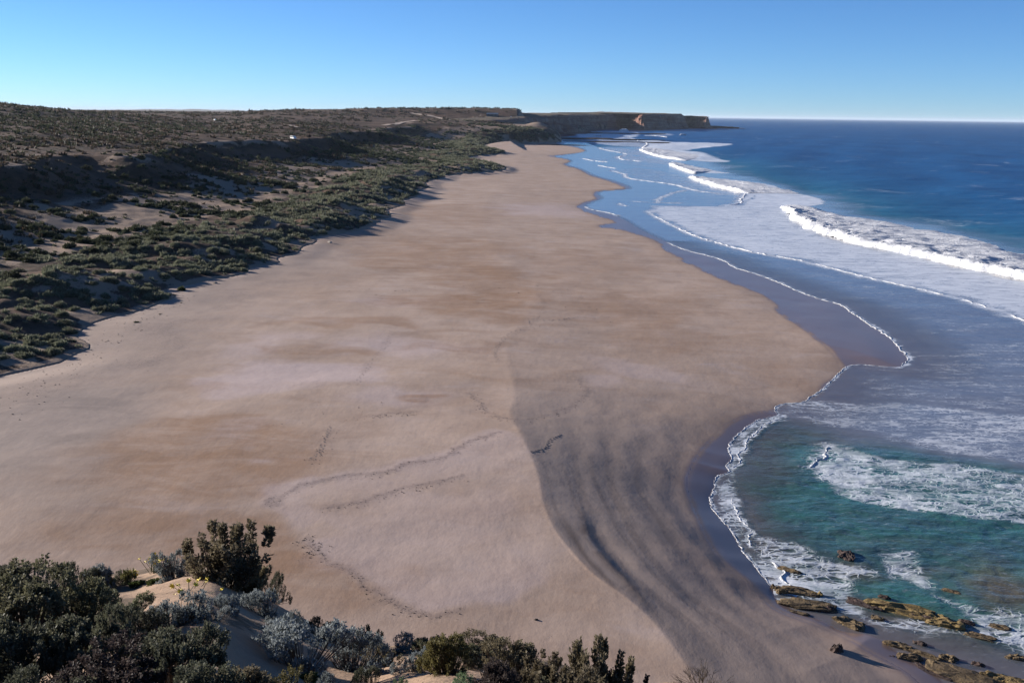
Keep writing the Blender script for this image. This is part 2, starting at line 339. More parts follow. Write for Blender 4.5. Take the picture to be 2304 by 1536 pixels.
def mat_sea():
    m = NT("sea_water")
    deep, bay, film, foam = m.attr("deep"), m.attr("bay"), m.attr("film"), m.attr("foam")
    big = m.noise(0.012, 4, .6, vec=m.mapped((1, .45, 1), .35)); mid = m.noise(.07, 5, .6, vec=m.mapped((1, .4, 1), .35))
    blue = m.mix(m.rng(big, .35, .65), (0.005, 0.054, 0.165), (0.009, 0.080, 0.215))
    blue = m.mix(m.rng(mid, .55, .8, 0, .6), blue, (0.03, 0.15, 0.27))
    blue = m.mix(m.attr("murk"), blue, (0.028, 0.145, 0.20))
    shal = m.mix(m.rng(m.noise(.3, 5, .6), .3, .7), (0.128, 0.136, 0.162), (0.172, 0.176, 0.196))
    shal = m.mix(m.rng(foam, .3, .6), shal, (0.150, 0.195, 0.270))
    bayc = m.mix(m.rng(m.noise(.16, 5, .6, vec=m.mapped((.5, 1, 1), -.3)), .35, .68), (0.034, 0.118, 0.102), (0.042, 0.084, 0.084))
    bayc = m.mix(m.attr("weed"), bayc, (0.095, 0.075, 0.042))
    c = m.mix(deep, shal, blue); c = m.mix(bay, c, bayc)
    # lace of foam: stretched, torn cells whose cover follows the foam attribute
    w = m.noise(.35, 3, .6, out="Color"); v = m.node("ShaderNodeVectorMath", operation='MULTIPLY_ADD')
    m.put(v.inputs[0], w); v.inputs[1].default_value = (2.4, 1.6, 0); m.put(v.inputs[2], m.mapped((.62, 1.0, 1), -.12))
    def lace(scale):
        k = m.node("ShaderNodeTexVoronoi", feature='DISTANCE_TO_EDGE'); m.put(k.inputs["Vector"], v.outputs[0]); k.inputs["Scale"].default_value = scale
        return m.rng(k.outputs["Distance"], 0.0, .34 , 1, 0, False)
    l = m.math('MAXIMUM', m.math('MULTIPLY', lace(.55), .95), lace(1.7))
    pat = m.math('ADD', m.math('MULTIPLY', l, .42), m.math('MULTIPLY', m.noise(.8, 7, .72, vec=m.mapped((.32, 1, 1), -.14)), .68))
    pat = m.math('ADD', pat, m.math('MULTIPLY', m.math('SUBTRACT', m.noise(.16, 4, .6, vec=m.mapped((.4, 1, 1), -.15)), .5), .5))
    flk = m.rng(m.noise(.34, 7, .68, vec=m.mapped((.35, 1, 1), -.25), dist=1.2), .43, .66, 1.0, .42)
    thr = m.math('SUBTRACT', 1.12, m.math('MULTIPLY', foam, 1.0))
    cov = m.rng(pat, m.math('SUBTRACT', thr, .13), m.math('ADD', thr, .13))
    c = m.mix(m.rng(m.noise(1.7, 6, .75, vec=m.mapped((.5, 1, 1), -.15)), .56, .68, 0, m.math('MULTIPLY', m.math('SUBTRACT', 1.0, deep), .38)), c, (0.36, 0.37, 0.41))
    c = m.mix(m.math('MULTIPLY', m.math('MULTIPLY', cov, flk), m.rng(foam, .3, .9, .66, 1.0)), c, (0.70, 0.73, 0.77))
    h = m.math('ADD', m.math('MULTIPLY', m.noise(.55, 5, .6, vec=m.mapped((.6, 1, 1), .2)), 1.0), m.math('MULTIPLY', m.noise(.09, 3, .5, vec=m.mapped((.5, 1, 1), .3)), 4.0))
    h = m.math('ADD', h, m.math('MULTIPLY', cov, .35))
    nb = m.bump(h, m.math('ADD', .10, m.math('MULTIPLY', m.math('MAXIMUM', deep, bay), .45)), .45)
    rough = m.rng(m.math('MAXIMUM', deep, m.math('MULTIPLY', cov, 1)), 0, 1, .16, .42)
    m.set(Base_Color=c, Roughness=rough, Specular_IOR_Level=m.rng(deep, 0, 1, .5, .28), Normal=nb, IOR=1.33)
    tr = m.node("ShaderNodeBsdfTransparent"); mx = m.node("ShaderNodeMixShader")
    m.put(mx.inputs[0], m.math('MAXIMUM', film, m.math('MULTIPLY', cov, .95)))
    m.t.links.new(tr.outputs[0], mx.inputs[1]); m.t.links.new(m.b.outputs[0], mx.inputs[2]); m.t.links.new(mx.outputs[0], m.out.inputs[0])
    return m.m
def mat_foam():
    m = NT("white_foam")
    n = m.noise(1.6, 6, .7); n2 = m.noise(.35, 4, .6)
    c = m.mix(m.rng(n, .28, .56), (0.44, 0.49, 0.56), (0.64, 0.645, 0.66))
    h = m.math('ADD', n, m.math('MULTIPLY', n2, 1.5))
    return m.set(Base_Color=c, Roughness=.75, Specular_IOR_Level=.2, Normal=m.bump(h, 1.0, .6))
def mat_rock(name, a, b, dark, scale=1.0, strata=.0):
    m = NT(name)
    n1 = m.noise(1.3 * scale, 5, .65); n2 = m.noise(7 * scale, 5, .65)
    c = m.mix(m.rng(n1, .35, .65), a, b); c = m.mix(m.rng(n2, .5, .72), c, dark)
    if strata:
        z = m.node("ShaderNodeSeparateXYZ"); m.put(z.inputs[0], m.pos())
        st = m.noise(1.0, 3, .6, vec=m.mapped((.004, .004, strata)))
        c = m.mix(m.rng(st, .42, .6), c, (0.155, 0.068, 0.048)); c = m.mix(m.rng(st, .62, .7, 0, .6), c, (0.29, 0.20, 0.16))
        c = m.mix(m.attr("turf"), c, m.mix(n1, (0.14, 0.10, 0.065), (0.075, 0.066, 0.045)))
    return m.set(Base_Color=c, Roughness=.85, Specular_IOR_Level=.25, Normal=m.bump(m.math('ADD', n1, m.math('MULTIPLY', n2, .4)), .8, .18 / scale))
def mat_leaf(name, a, b, dead=None, thin=.35):
    m = NT(name)
    t = m.attr("tint"); oi = m.node("ShaderNodeObjectInfo").outputs["Random"]
    c = m.mix(t, a, b)
    if dead: c = m.mix(m.rng(t, .80, .9), c, dead)
    hs = m.node("ShaderNodeHueSaturation"); m.put(hs.inputs["Color"], c); m.put(hs.inputs["Value"], m.rng(oi, 0, 1, .8, 1.2, False)); m.put(hs.inputs["Hue"], m.rng(oi, 0, 1, .488, .512, False))
    m.set(Base_Color=hs.outputs[0], Roughness=.7, Specular_IOR_Level=.2)
    tl = m.node("ShaderNodeBsdfTranslucent"); m.put(tl.inputs[0], hs.outputs[0]); mx = m.node("ShaderNodeMixShader"); mx.inputs[0].default_value = thin
    m.t.links.new(m.b.outputs[0], mx.inputs[1]); m.t.links.new(tl.outputs[0], mx.inputs[2]); m.t.links.new(mx.outputs[0], m.out.inputs[0]); return m.m
def mat_plain(name, c, rough=.6, metal=0.0, nz=None):
    m = NT(name); n = m.noise(nz or 6.0, 4, .6)
    col = m.mul(m.rng(n, .2, .8, 0, .3), c, (.75, .75, .75))
    return m.set(Base_Color=col, Roughness=rough, Metallic=metal)
M_SAND, M_HILL, M_FG, M_SEA, M_FOAM = mat_sand(), mat_hill(), mat_fg(), mat_sea(), mat_foam()
M_ROCK = mat_rock("wet_brown_rock", (0.082, 0.058, 0.034), (0.133, 0.095, 0.050), (0.043, 0.033, 0.024))
M_ROCKY = mat_rock("ochre_rock", (0.194, 0.138, 0.053), (0.129, 0.090, 0.041), (0.077, 0.056, 0.030))
M_ROCKD = mat_rock("dark_rock", (0.065, 0.043, 0.036), (0.043, 0.031, 0.028), (0.026, 0.019, 0.017))
M_REEF = mat_rock("reef_rock", (0.075, 0.055, 0.045), (0.12, 0.085, 0.065), (0.04, 0.032, 0.03), .1)
M_CLIFF = mat_rock("cliff_rock", (0.185, 0.102, 0.078), (0.26, 0.175, 0.138), (0.10, 0.056, 0.046), .04, .12)

# ------------------------------------------------------------------ beach
def px_grid(ys, xs):
    xx, yy = np.meshgrid(xs, ys)
    d0 = FW[:, None, None] + (xx - 1152) / F * RT[:, None, None] - (yy - 768) / F * UP[:, None, None]
    t = -H / d0[2]; return d0[0] * t, d0[1] * t
def hz(x): return 258.42 + (x - 1152) * 0.01312
def fan_grid(deps, xs):
    # fan of ground points: bearings from xs, distances from depression offsets below the horizon
    xx, dd = np.meshgrid(xs, deps); return px_grid_xy(xx, hz(xx) + dd)
def px_grid_xy(xx, yy):
    d0 = FW[:, None, None] + (xx - 1152) / F * RT[:, None, None] - (yy - 768) / F * UP[:, None, None]
    t = -H / d0[2]; return d0[0] * t, d0[1] * t
xs = np.concatenate([np.arange(-1500, -120, 40), np.arange(-120, 2430, 3.9), np.arange(2460, 4000, 40)])
deps = np.concatenate([np.arange(40, 90, .7), np.arange(90, 1330, 2.6), np.arange(1330, 2600, 40)])
BX, BY = fan_grid(deps, xs)
BZ, dS, dK = beach_z(BX, BY)
sT = land_s(BX, BY)
dW = sdist(BX, BY, W_L, W_P).reshape(BX.shape)
BZ = np.where(sT > 0, BZ * 0 + 3.0 - 0.25 * sT, BZ + (3.0 - BZ) * sstep(-9, 0, sT))
wn1 = fbm(BX / 9, BY / 9, 3, 121)
wet = sstep(-1.2, 0.8, dW + (wn1 - .5) * 2.0) * 0.93 + .35 * np.exp(-np.maximum(-dW, 0) / (2.0 + 3.0 * sstep(140, 90, BY))) * (dW < 0)
wet = np.clip(wet, 0, 1)
WX = BX + (fbm(BX / 12, BY / 12, 3, 131) - .5) * 14; WY = BY + (fbm(BX / 12 + 40, BY / 12, 3, 141) - .5) * 16
damp = np.zeros_like(BX); pale = np.zeros_like(BX)
for e in [(300,1090,230,75,.85),(480,1040,150,70,.8),(330,1190,260,60,.6),(600,1090,120,50,.8),(1110,680,140,34,.9),(1000,690,160,26,.7),(1130,625,100,34,.8),(980,560,230,34,.55),(860,545,150,30,.5),
          (790,745,170,14,.6),(720,800,150,12,.6),(940,932,70,12,.7),(1430,690,170,50,.5),(1300,590,150,36,.35),(680,1310,150,60,.8),(820,1360,110,40,.7),(590,1230,90,60,.7),(1480,760,160,40,.35),
          (1010,790,120,9,.5),(1800,840,70,40,.3),(1020,480,140,26,.4),(1250,640,120,30,.3),(640,640,160,24,.3),(420,900,200,24,.35),(1100,870,90,10,.3)]:
    damp = np.maximum(damp, min(1, e[4] * 1.15) * sstep(.22, .72, ell(WX, WY, *e[:4]) + .5 * (fbm(WX / 6, WY / 5, 3, 135) - .5)))
for e in [(640,870,190,55,.9),(560,800,130,35,.6),(930,790,150,22,.7),(980,1230,260,90,.7),(700,1165,90,24,.9),(880,1300,160,60,.7),(870,930,160,26,.6),(1230,470,130,18,.7),(1330,860,60,20,.5),(560,1020,60,30,.5),
          (640,1075,60,16,.6),(1420,830,160,26,.5),(880,690,110,12,.5),(1300,350,60,8,.3)]:
    pale = np.maximum(pale, e[4] * sstep(.2, .8, ell(WX, WY, *e[:4]) + .55 * (fbm(WX / 7, WY / 5, 3, 145) - .5)))
def bmask(px, soft, warp=5.0, ws=9.0, seed=181):
    P = wpoly(px, 1.8, 3); P = np.vstack([P, P[:1]]); o = np.zeros(BX.shape)
    m = (BX > P[:, 0].min() - 20) & (BX < P[:, 0].max() + 20) & (BY > P[:, 1].min() - 20) & (BY < P[:, 1].max() + 20)
    x = BX[m] + (fbm(BX[m] / ws, BY[m] / ws, 3, seed) - .5) * warp; y = BY[m] + (fbm(BX[m] / ws + 9, BY[m] / ws, 3, seed + 5) - .5) * warp
    d = pdist(x, y, P); o[m] = sstep(-soft, soft, np.where(inside(x, y, P[:-1]), d, -d)); return o
SHEET = [(604,1165),(618,1145),(670,1118),(729,1103),(787,1091),(858,1083),(912,1064),(991,1048),(1041,1021),(1116,986),(1150,1000),(1195,1080),(1215,1180),(1255,1285),(1180,1370),(1040,1390),(962,1404),(900,1381),(855,1361),(814,1333),(789,1307),(735,1287),(690,1235),(640,1200)]
sheet = bmask(SHEET, .8, 2.0, 4.0); edge = wpoly(SHEET[:10], 1.8, 2); edge2 = wpoly(SHEET[14:] + SHEET[:1], 1.8, 2)
nb_ = (BY < 140); de = np.full(BX.shape, 60.0); de[nb_] = np.minimum(pdist(BX[nb_], BY[nb_], edge), pdist(BX[nb_], BY[nb_], edge2))
pale = np.maximum(pale * (1 - .5 * sheet), sheet * (.10 * np.exp(-de / 30) + .50 * np.exp(-de / 8.0) * sstep(.25, .55, fbm(BX / 6, BY / 6, 3, 191) + .12)))
damp = damp * (1 - .75 * sheet * np.exp(-de / 14))
brown = .75 * bmask([(780,560),(900,530),(1050,565),(1150,608),(1207,655),(1214,690),(1192,725),(1150,742),(1000,712),(940,690),(1060,660),(980,640),(820,610)], 2.5, 9.0, 14.0)
brown = np.maximum(brown, .85 * bmask([(100,1080),(250,1000),(400,952),(600,960),(720,1010),(742,1060),(690,1108),(620,1138),(598,1175),(640,1260),(780,1315),(850,1385),(700,1420),(500,1320),(200,1280),(40,1190)], 3.0, 8.0, 12.0))
brown *= sstep(.22, .55, fbm(BX / 12 + .3 * BY / 12, BY / 5, 4, 195) + .06)
damp = np.maximum(damp, brown * (1 - sheet))
grey = np.clip(sstep(0.0, .9, dK) * (1 - sstep(100, 150, BY)) * sstep(0, 4, -dW) * (.75 + .5 * (fbm(BX / 10, BY / 5, 3, 151) - .5)), 0, 1)  # sea side of the berm crest: its shade painted in as greyer sand
grey = np.maximum(grey, .62 * sstep(30, 4, -sT) * (sT < 0) * sstep(420, 200, BY))
for e in [(90,980,260,150,.85),(330,770,130,50,.55),(60,1160,160,60,.5),(560,650,80,22,.4)]: grey = np.maximum(grey, e[4] * sstep(.15, .85, ell(WX, WY, *e[:4]) + .3 * (fbm(WX / 8, WY / 6, 3, 197) - .5)))
debris = np.zeros_like(BX)
tb = np.maximum(-dS, 0) / (np.maximum(-dS, 0) + np.maximum(dK, 0) + 1e-6)
bw = fbm(tb * 24 + 1.1 * fbm(BX / 13, BY / 18, 2, 155), BY / 40, 3, 157)
iron = sstep(.50, .68, bw) * (dK > 0) * sstep(.25, .45, tb) * (1 - sstep(.93, 1, tb)) * (1 - sstep(95, 128, BY)) * sstep(60, 74, BY) * .26 * (.5 + fbm(BX / 5, BY / 9, 2, 159))
dG = np.full(BX.shape, 99.0); mG = (BY > 60) & (BY < 110); dG[mG] = pdist(BX[mG] + (fbm(BX[mG] / 2.5, BY[mG] / 5, 3, 163) - .5) * 1.1, BY[mG], G_L)
iron = np.maximum(iron, .62 * np.exp(-(dG / .60) ** 2) * sstep(.28, .5, fbm(BX / 3, BY / 3, 2, 165)) * sstep(69, 76, BY) * (1 - sstep(88, 96, BY)))
dG2 = np.full(BX.shape, 99.0); dG2[mG] = pdist(BX[mG] + 1.9 + (fbm(BX[mG] / 2.5, BY[mG] / 5, 3, 167) - .5) * 1.1, BY[mG] - 1.0, G_L)
iron = np.clip(np.maximum(iron, .7 * np.exp(-(dG2 / .4) ** 2) * sstep(72, 78, BY) * (1 - sstep(84, 92, BY))), 0, 1)
LINES = [([(608,1162),(623,1143),(670,1120),(729,1104),(787,1092),(858,1084),(912,1065),(991,1049),(1041,1022),(1116,987)], .8),
         ([(729,1166),(795,1155),(842,1143),(912,1119),(975,1108),(1040,1090)], .7),
         ([(690,1231),(715,1262),(735,1284),(789,1305),(814,1330),(855,1359),(900,1379),(962,1402),(1028,1388)], .7),
         ([(1299,850),(1323,870),(1319,881),(1280,912),(1233,936),(1166,955)], .45),
         ([(620,600+110),(640,1120)], 0.0),
         ([(1210,655),(1225,690),(1190,730),(1175,745),(1215,728),(1262,722)], .35),
         ([(1170,745),(1140,760),(1117,790),(1114,815)], .3),
         ([(885,750),(850,800),(820,840),(800,880)], .2),
         ([(745,985),(730,1020),(705,1060)], .35), ([(810,955),(870,945),(940,938)], .5), ([(1060,890),(1110,945),(1150,955)], .6)]
near = BY < 330
for L, w in LINES:
    if w == 0: continue
    P = wpoly(L, 2.3)
    m = near & (BX > P[:, 0].min() - 8) & (BX < P[:, 0].max() + 8) & (BY > P[:, 1].min() - 8) & (BY < P[:, 1].max() + 8)
    d = pdist(BX[m] + (fbm(BX[m] / 1.3, BY[m] / 1.3, 2, 161) - .5) * 1.6, BY[m], P)
    debris[m] = np.maximum(debris[m], w * np.exp(-(d / .38) ** 2) * 1.4 + .25 * w * np.exp(-d / 2.5))
    BZ[m] += .018 * np.exp(-(d / .5) ** 2) * w
debris = np.maximum(debris, .55 * np.exp(-((sT + 13 + 5 * (wn1 - .5)) / 4) ** 2) * (BY < 330) * sstep(.35, .6, fbm(BX / 5, BY / 5, 3, 171)))
keep = (sT < 6) & (dS < 45) & (BY < 2100) & (BX < np.where(BY > 1500, 260, 1e9))
q = grid_faces(*BX.shape, keep)
V, q, A = compact(np.stack([BX, BY, BZ], -1).reshape(-1, 3), q, dict(wet=wet, damp=damp, pale=pale, grey=grey, debris=debris, iron=iron))
tag(link("beach", mk_mesh("beach", V, q, M_SAND, True, A)), kind='structure')

# ------------------------------------------------------------------ hillside, foreground dune
ly = np.concatenate([np.array([20., 50, 75]), np.geomspace(90, 1700, 620), np.geomspace(1712, 9000, 130)])
la = np.tan(np.radians(np.concatenate([np.arange(-66, -33, 1.2), np.arange(-33, 13, .105)])))
LX = ly[:, None] * la[None]; LY = np.repeat(ly[:, None], len(la), 1)
ls = land_s(LX, LY)
LZ = land_z(LX, LY, ls)
LZ = np.where(ls < 0, 3.0 + 2.2 * ls, LZ)
scr = scrubness(LX, LY, ls)
q = grid_faces(*LX.shape, ls > -1)
V, q, A = compact(np.stack([LX, LY, LZ], -1).reshape(-1, 3), q, dict(scrub=scr))
tag(link("dune_hillside", mk_mesh("dune_hillside", V, q, M_HILL, True, A)), kind='structure')

rr = np.concatenate([np.arange(.6, 30, .16), np.arange(30, 75, 1.2)]); aa = np.radians(np.concatenate([np.arange(-100, -36, 3), np.arange(-36, 30, .45), np.arange(30, 100, 3)]))
FX = rr[:, None] * np.sin(aa)[None]; FY = rr[:, None] * np.cos(aa)[None]
FZ = fg_z(FX, FY)
ANG = np.arctan2(FX, FY)
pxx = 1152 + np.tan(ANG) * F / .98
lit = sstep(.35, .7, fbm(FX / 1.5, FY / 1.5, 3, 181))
lit = np.clip(lit * .7 + .5 * sstep(300, 200, pxx) + .45 * sstep(640, 760, pxx), 0, 1) * (1 - np.exp(-((pxx - 400) / 90) ** 2) * sstep(17, 19, np.hypot(FX, FY)) * .9)  # litter cover; ridge's right slope has its shade painted in as extra litter
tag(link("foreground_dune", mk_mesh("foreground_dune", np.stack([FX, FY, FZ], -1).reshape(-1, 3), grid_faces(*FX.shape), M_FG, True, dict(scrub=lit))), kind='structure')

# ------------------------------------------------------------------ sea
xs = np.concatenate([np.arange(1000, 1200, 20), np.arange(1200, 2460, 3.0), np.arange(2460, 4200, 40)])
deps = np.concatenate([[.12, .2, .35, .6, 1, 1.6, 2.4, 3.4, 4.6, 6, 7.5, 9], np.arange(10.5, 60, 1.5), np.arange(60, 1350, 2.4), np.arange(1350, 2600, 40)])
SX, SY = fan_grid(deps, xs)
nearm = SY < 1900
sd = np.full(SX.shape, 3000.0); sd[nearm] = sdist(SX[nearm], SY[nearm], S_L, S_P)
def poly_mask(px, soft=3.0, warp=6.0, ws=10.0, seed=200):
    P = wpoly(px, 0, 3); P = np.vstack([P, P[:1]]); o = np.zeros(SX.shape)
    m = (SX > P[:, 0].min() - 25) & (SX < P[:, 0].max() + 25) & (SY > P[:, 1].min() - 40) & (SY < P[:, 1].max() + 40)
    x = SX[m] + (fbm(SX[m] / ws, SY[m] / ws, 3, seed) - .5) * warp; y = SY[m] + (fbm(SX[m] / ws + 9, SY[m] / ws, 3, seed + 5) - .5) * warp
    d = pdist(x, y, P); s = np.where(inside(x, y, P[:-1]), d, -d)
    o[m] = sstep(-soft, soft, s); return o
A_F = [(1458,476),(1470,485),(1497,499),(1524,513),(1570,533),(1616,547),(1707,570),(1799,586),(1890,609),(1982,632),(2073,652),(2165,675),(2234,696),(2304,721),(2420,770),(2600,850)]
B_F = [(1762,466),(1770,478),(1784,492),(1813,513),(1863,533),(1936,552),(2028,571),(2119,591),(2211,613),(2304,631),(2420,662),(2600,720)]
B_B = [(1770,461),(1799,462),(1845,472),(1890,483),(1982,497),(2073,513),(2165,531),(2234,551),(2304,574),(2420,615),(2600,690)]
C_F = [(1547,398),(1571,408),(1611,421),(1652,430),(1676,435),(1672,444),(1665,450),(1670,455)]
C_B = [(1570,398),(1620,404),(1707,412),(1760,424),(1799,435),(1840,446),(1860,452),(1866,455)]
D_F = [(1504,370),(1520,377),(1541,385),(1563,390),(1580,389)]; D_B = [(1512,364),(1535,368),(1565,375),(1590,380),(1606,384)]
E_F = [(1439,338),(1463,348),(1498,356),(1541,362)]; E_B = [(1450,331),(1490,335),(1540,343),(1600,349)]
FRONTS = [
(A_F, "long white foam edge of the wide foam sheet running to the right edge", 1.1, .28),
([(1498,545),(1543,563),(1598,577),(1630,588),(1652,602),(1689,613),(1753,636),(1799,657),(1845,673),(1890,686),(1922,707),(1954,730),(1986,748),(2014,773),(2035,796),(2041,806),(2036,817),(2021,826)],
      "thin white swash edge bounding the smooth wet sand", .6, .11),
([(2023,826),(1982,824),(1936,820),(1906,824),(1893,834),(1849,875),(1822,893),(1803,905),(1771,907),(1749,912),(1743,922),(1750,932)], "fine white foam rim round the tip of the sand point", .28, .045),
([(1746,935),(1720,941),(1705,945),(1684,958),(1666,971),(1649,988),(1638,1012),(1646,1029),(1633,1050),(1640,1060),(1612,1073),(1607,1098),(1597,1119),(1603,1145),(1624,1170),(1645,1192),(1658,1217),(1673,1243),(1692,1264),(1709,1290),(1735,1318)],
      "scalloped foam edge lapping the dark sand of the small bay", .30, .05),
([(1765,936),(1718,957),(1700,975),(1679,992),(1676,1010),(1660,1020),(1664,1040),(1648,1052)], "inner foam ripple in the upper corner of the small bay", .3, .08),
([(1647,1120),(1646,1132),(1658,1152),(1662,1166),(1688,1194),(1683,1210),(1688,1228)], "inner foam ripple along the middle of the small bay edge", .3, .08),
([(1860,1004),(1856,1014),(1858,1026),(1838,1039),(1830,1048),(1820,1054)], "bright white lip of the wavelet in the teal bay", .7, .25),
([(1738,1262),(1752,1280),(1760,1300),(1778,1318),(1800,1330),(1838,1338)], "frothy white surge breaking against the first rocks in the bay", .7, .2),
([(1315,465),(1331,472),(1369,479),(1391,486)], "faint foam edge curling round the far bulge of sand", .8, .15),
([(1348,333),(1364,338),(1380,341),(1396,344),(1410,348)], "highest of the thin foam lines below the rock reef", 2.5, .5),
([(1410,350),(1396,352),(1394,356),(1399,359),(1423,361),(1444,364)], "hooked foam line below the far breaker", 2.2, .5),
([(1310,357),(1342,363),(1369,365)], "foam line nearest the sand below the reef", 2.0, .5),
([(1344,372),(1364,376),(1388,380)], "short foam line left of the long looping foam line", 1.6, .4),
([(1374,384),(1404,392),(1409,399),(1428,404),(1477,410),(1517,416),(1557,427),(1592,433),(1625,437)], "long looping thin foam line across the middle shallows", 1.4, .3),
([(1555,427),(1535,430),(1514,435),(1500,440),(1487,445),(1479,452),(1480,457)], "curved foam rim of the round shallow pool", 1.0, .2),
([(1393,458),(1400,462),(1409,464)], "tiny foam curl in the smooth shallows left of the foam sheet", 1.0, .25),
([(1417,453),(1450,455),(1490,457),(1530,458)], "straight faint foam streak above the wide foam sheet", .9, .15),
([(1676,435),(1672,444),(1664,450),(1668,457),(1640,462)], "ragged left end of the white water behind the wide foam sheet", 1.6, .4),
([(1420,313),(1455,322),(1450,330),(1439,338)], "left rim of the far white water beside the reef", 3.5, .8),
([(1320,299),(1345,300),(1380,303),(1415,305)], "foam line washing onto the reef ledge below the dark cliff", 4.5, 1.0),
([(1450,305),(1475,306),(1500,309)], "foam streak off the far cliff foot", 4.0, .9)]
foam = np.zeros(SX.shape)
def addf(px, v, **k):
    global foam; foam = np.maximum(foam, v * poly_mask(px, **k))
addf([(1456,476),(1490,465),(1600,466),(1764,468)] + B_F[2:] + A_F[::-1], .66, soft=5, warp=10)
addf([(1458,474),(1490,463),(1600,464),(1700,460),(1700,472),(1560,475)], .62, soft=7, warp=14)
addf([(1700,440)] + C_F[::-1] + [(1590,400)] + C_B[2:] + [(1764,469),(1668,464)], .82, soft=3)
addf(D_F + [(1640,392),(1606,383),(1557,374),(1520,364)], .8, soft=4)
addf([(1439,338),(1498,356),(1541,361),(1640,364),(1600,352),(1590,345),(1540,338),(1640,328),(1633,322),(1560,321),(1470,316),(1418,312),(1455,322)], .85, soft=8)
addf([(1230,322),(1420,311),(1470,317),(1450,330),(1400,331),(1330,322)], .55, soft=8)
addf([(1290,300),(1340,296),(1420,296),(1440,303),(1400,312),(1300,312)], .62, soft=14)
addf([(1440,300),(1500,300),(1520,305),(1480,308)], .5, soft=14)
addf([(1348,333),(1396,344),(1410,348),(1490,356),(1440,340),(1400,332)], .42, soft=5)
addf([(1393,352),(1399,359),(1444,364),(1500,372),(1520,366),(1480,357),(1420,350)], .42, soft=5)
addf([(1310,357),(1369,365),(1420,372),(1500,380),(1480,370),(1400,358),(1340,355)], .33, soft=5)
addf([(1374,384),(1404,392),(1428,404),(1517,416),(1557,427),(1660,432),(1600,420),(1545,398),(1500,386),(1430,376)], .36, soft=5)
addf([(1475,455),(1487,445),(1514,435),(1555,427),(1640,434),(1672,440),(1664,456),(1600,462)], .25, soft=4)
addf([(1859,1006),(1905,1001),(2000,1028),(2150,1040),(2304,1068),(2500,1110),(2500,1260),(2304,1178),(2220,1165),(2080,1150),(2000,1145),(1920,1130),(1862,1112),(1850,1080),(1822,1054),(1837,1040),(1858,1026)], .50, soft=1.2, warp=3)
addf([(1859,1006),(1905,1001),(1960,1020),(1980,1080),(1920,1120),(1862,1100),(1822,1054),(1837,1040),(1858,1026)], .57, soft=1.5, warp=3)
addf([(1745,925),(1830,900),(2000,905),(2304,930),(2500,940),(2500,1080),(2304,1050),(2100,1010),(1960,985),(1860,960)], .42, soft=3)
addf([(1893,834),(2040,800),(2304,760),(2500,800),(2500,960),(2304,935),(1900,905)], .33, soft=4)
addf([(2041,806),(1954,730),(1890,686),(1799,657),(1630,588),(1560,570),(1580,545),(1900,625),(2304,735),(2500,820),(2500,900),(2304,800)], .27, soft=2)
addf([(1742,930),(1700,945),(1660,975),(1640,1015),(1640,1060),(1600,1110),(1600,1145),(1660,1220),(1710,1290),(1745,1350),(1780,1340),(1740,1290),(1700,1240),(1690,1190),(1665,1140),(1668,1060),(1690,990),(1730,955),(1790,945)], .50, soft=.8, warp=2.5)
addf([(1700,1210),(1780,1220),(1860,1260),(1980,1300),(1900,1330),(1960,1390),(2100,1390),(2304,1400),(2500,1430),(2500,1620),(2304,1500),(2200,1440),(2000,1430),(1880,1390),(1760,1370),(1710,1290)], .52, soft=1.5, warp=4)
addf([(1960,1250),(2060,1245),(2110,1290),(2110,1330),(2040,1310),(1980,1320)], .53, soft=1.5, warp=4)
addf([(2100,1330),(2200,1360),(2304,1370),(2500,1400),(2500,1480),(2304,1470),(2180,1420)], .56, soft=1.5, warp=4)
addf([(1740,1262),(1790,1300),(1830,1330),(1800,1350),(1760,1340)], .85, soft=1, warp=2)
for f_ in FRONTS:
    P = wpoly(f_[0], 0, 3); w_ = f_[2]; m = (SX > P[:, 0].min() - 14 * w_) & (SX < P[:, 0].max() + 14 * w_) & (SY > P[:, 1].min() - 14 * w_) & (SY < P[:, 1].max() + 14 * w_)
    x = SX[m] + (fbm(SX[m] / (3 * w_), SY[m] / (3 * w_), 3, 221) - .5) * 3 * w_; y = SY[m] + (fbm(SX[m] / (3 * w_) + 5, SY[m] / (3 * w_), 3, 223) - .5) * 3 * w_
    foam[m] = np.maximum(foam[m], .66 * np.exp(-pdist(x, y, P) / (3.2 * w_)))
# scattered streaks of old foam beyond the break
st = sstep(.62, .74, fbm(SX / 55, SY / 22, 4, 231)) * sstep(120, 0, np.abs(sd - 190) - 60) * (SY < 1300)
foam = np.maximum(foam, st * .36)
cap = sstep(.66, .78, fbm(SX / 26 + 5, SY / 11, 3, 241)) * (sd > 150) * (SY < 2500); foam = np.maximum(foam, cap * .40)
bay = poly_mask([(1745,938),(1690,965),(1660,1020),(1640,1110),(1680,1200),(1720,1290),(1790,1350),(1950,1400),(2304,1480),(2600,1600),(2600,1150),(2304,1060),(2150,1030),(2000,1000),(1900,985),(1830,955)], soft=4, warp=5)
weed = np.zeros(SX.shape)
for e in [(1900,1255,60,25,.7),(2270,1290,90,55,.9),(2130,1260,120,18,.5),(1800,1250,60,40,.35),(2060,1350,60,20,.6),(2200,1380,100,25,.5),(1950,1420,90,28,.7),(2150,1470,140,40,.8),(2240,1330,60,30,.7),(1990,1180,150,10,.25),(1950,1420,330,55,.65),(2250,1490,260,60,.7),(1690,1150,45,120,.6),(1720,1000,70,50,.45),(1790,960,160,22,.55),(1760,1270,60,50,.5)]:
    weed = np.maximum(weed, e[4] * ell(SX + (fbm(SX / 3, SY / 3, 3, 251) - .5) * 4, SY + (fbm(SX / 3 + 7, SY / 3, 3, 255) - .5) * 4, *e[:4]))
dmask = np.zeros(SX.shape)
AL = wpoly(A_F + [(3000, 1000)], 0, 3)
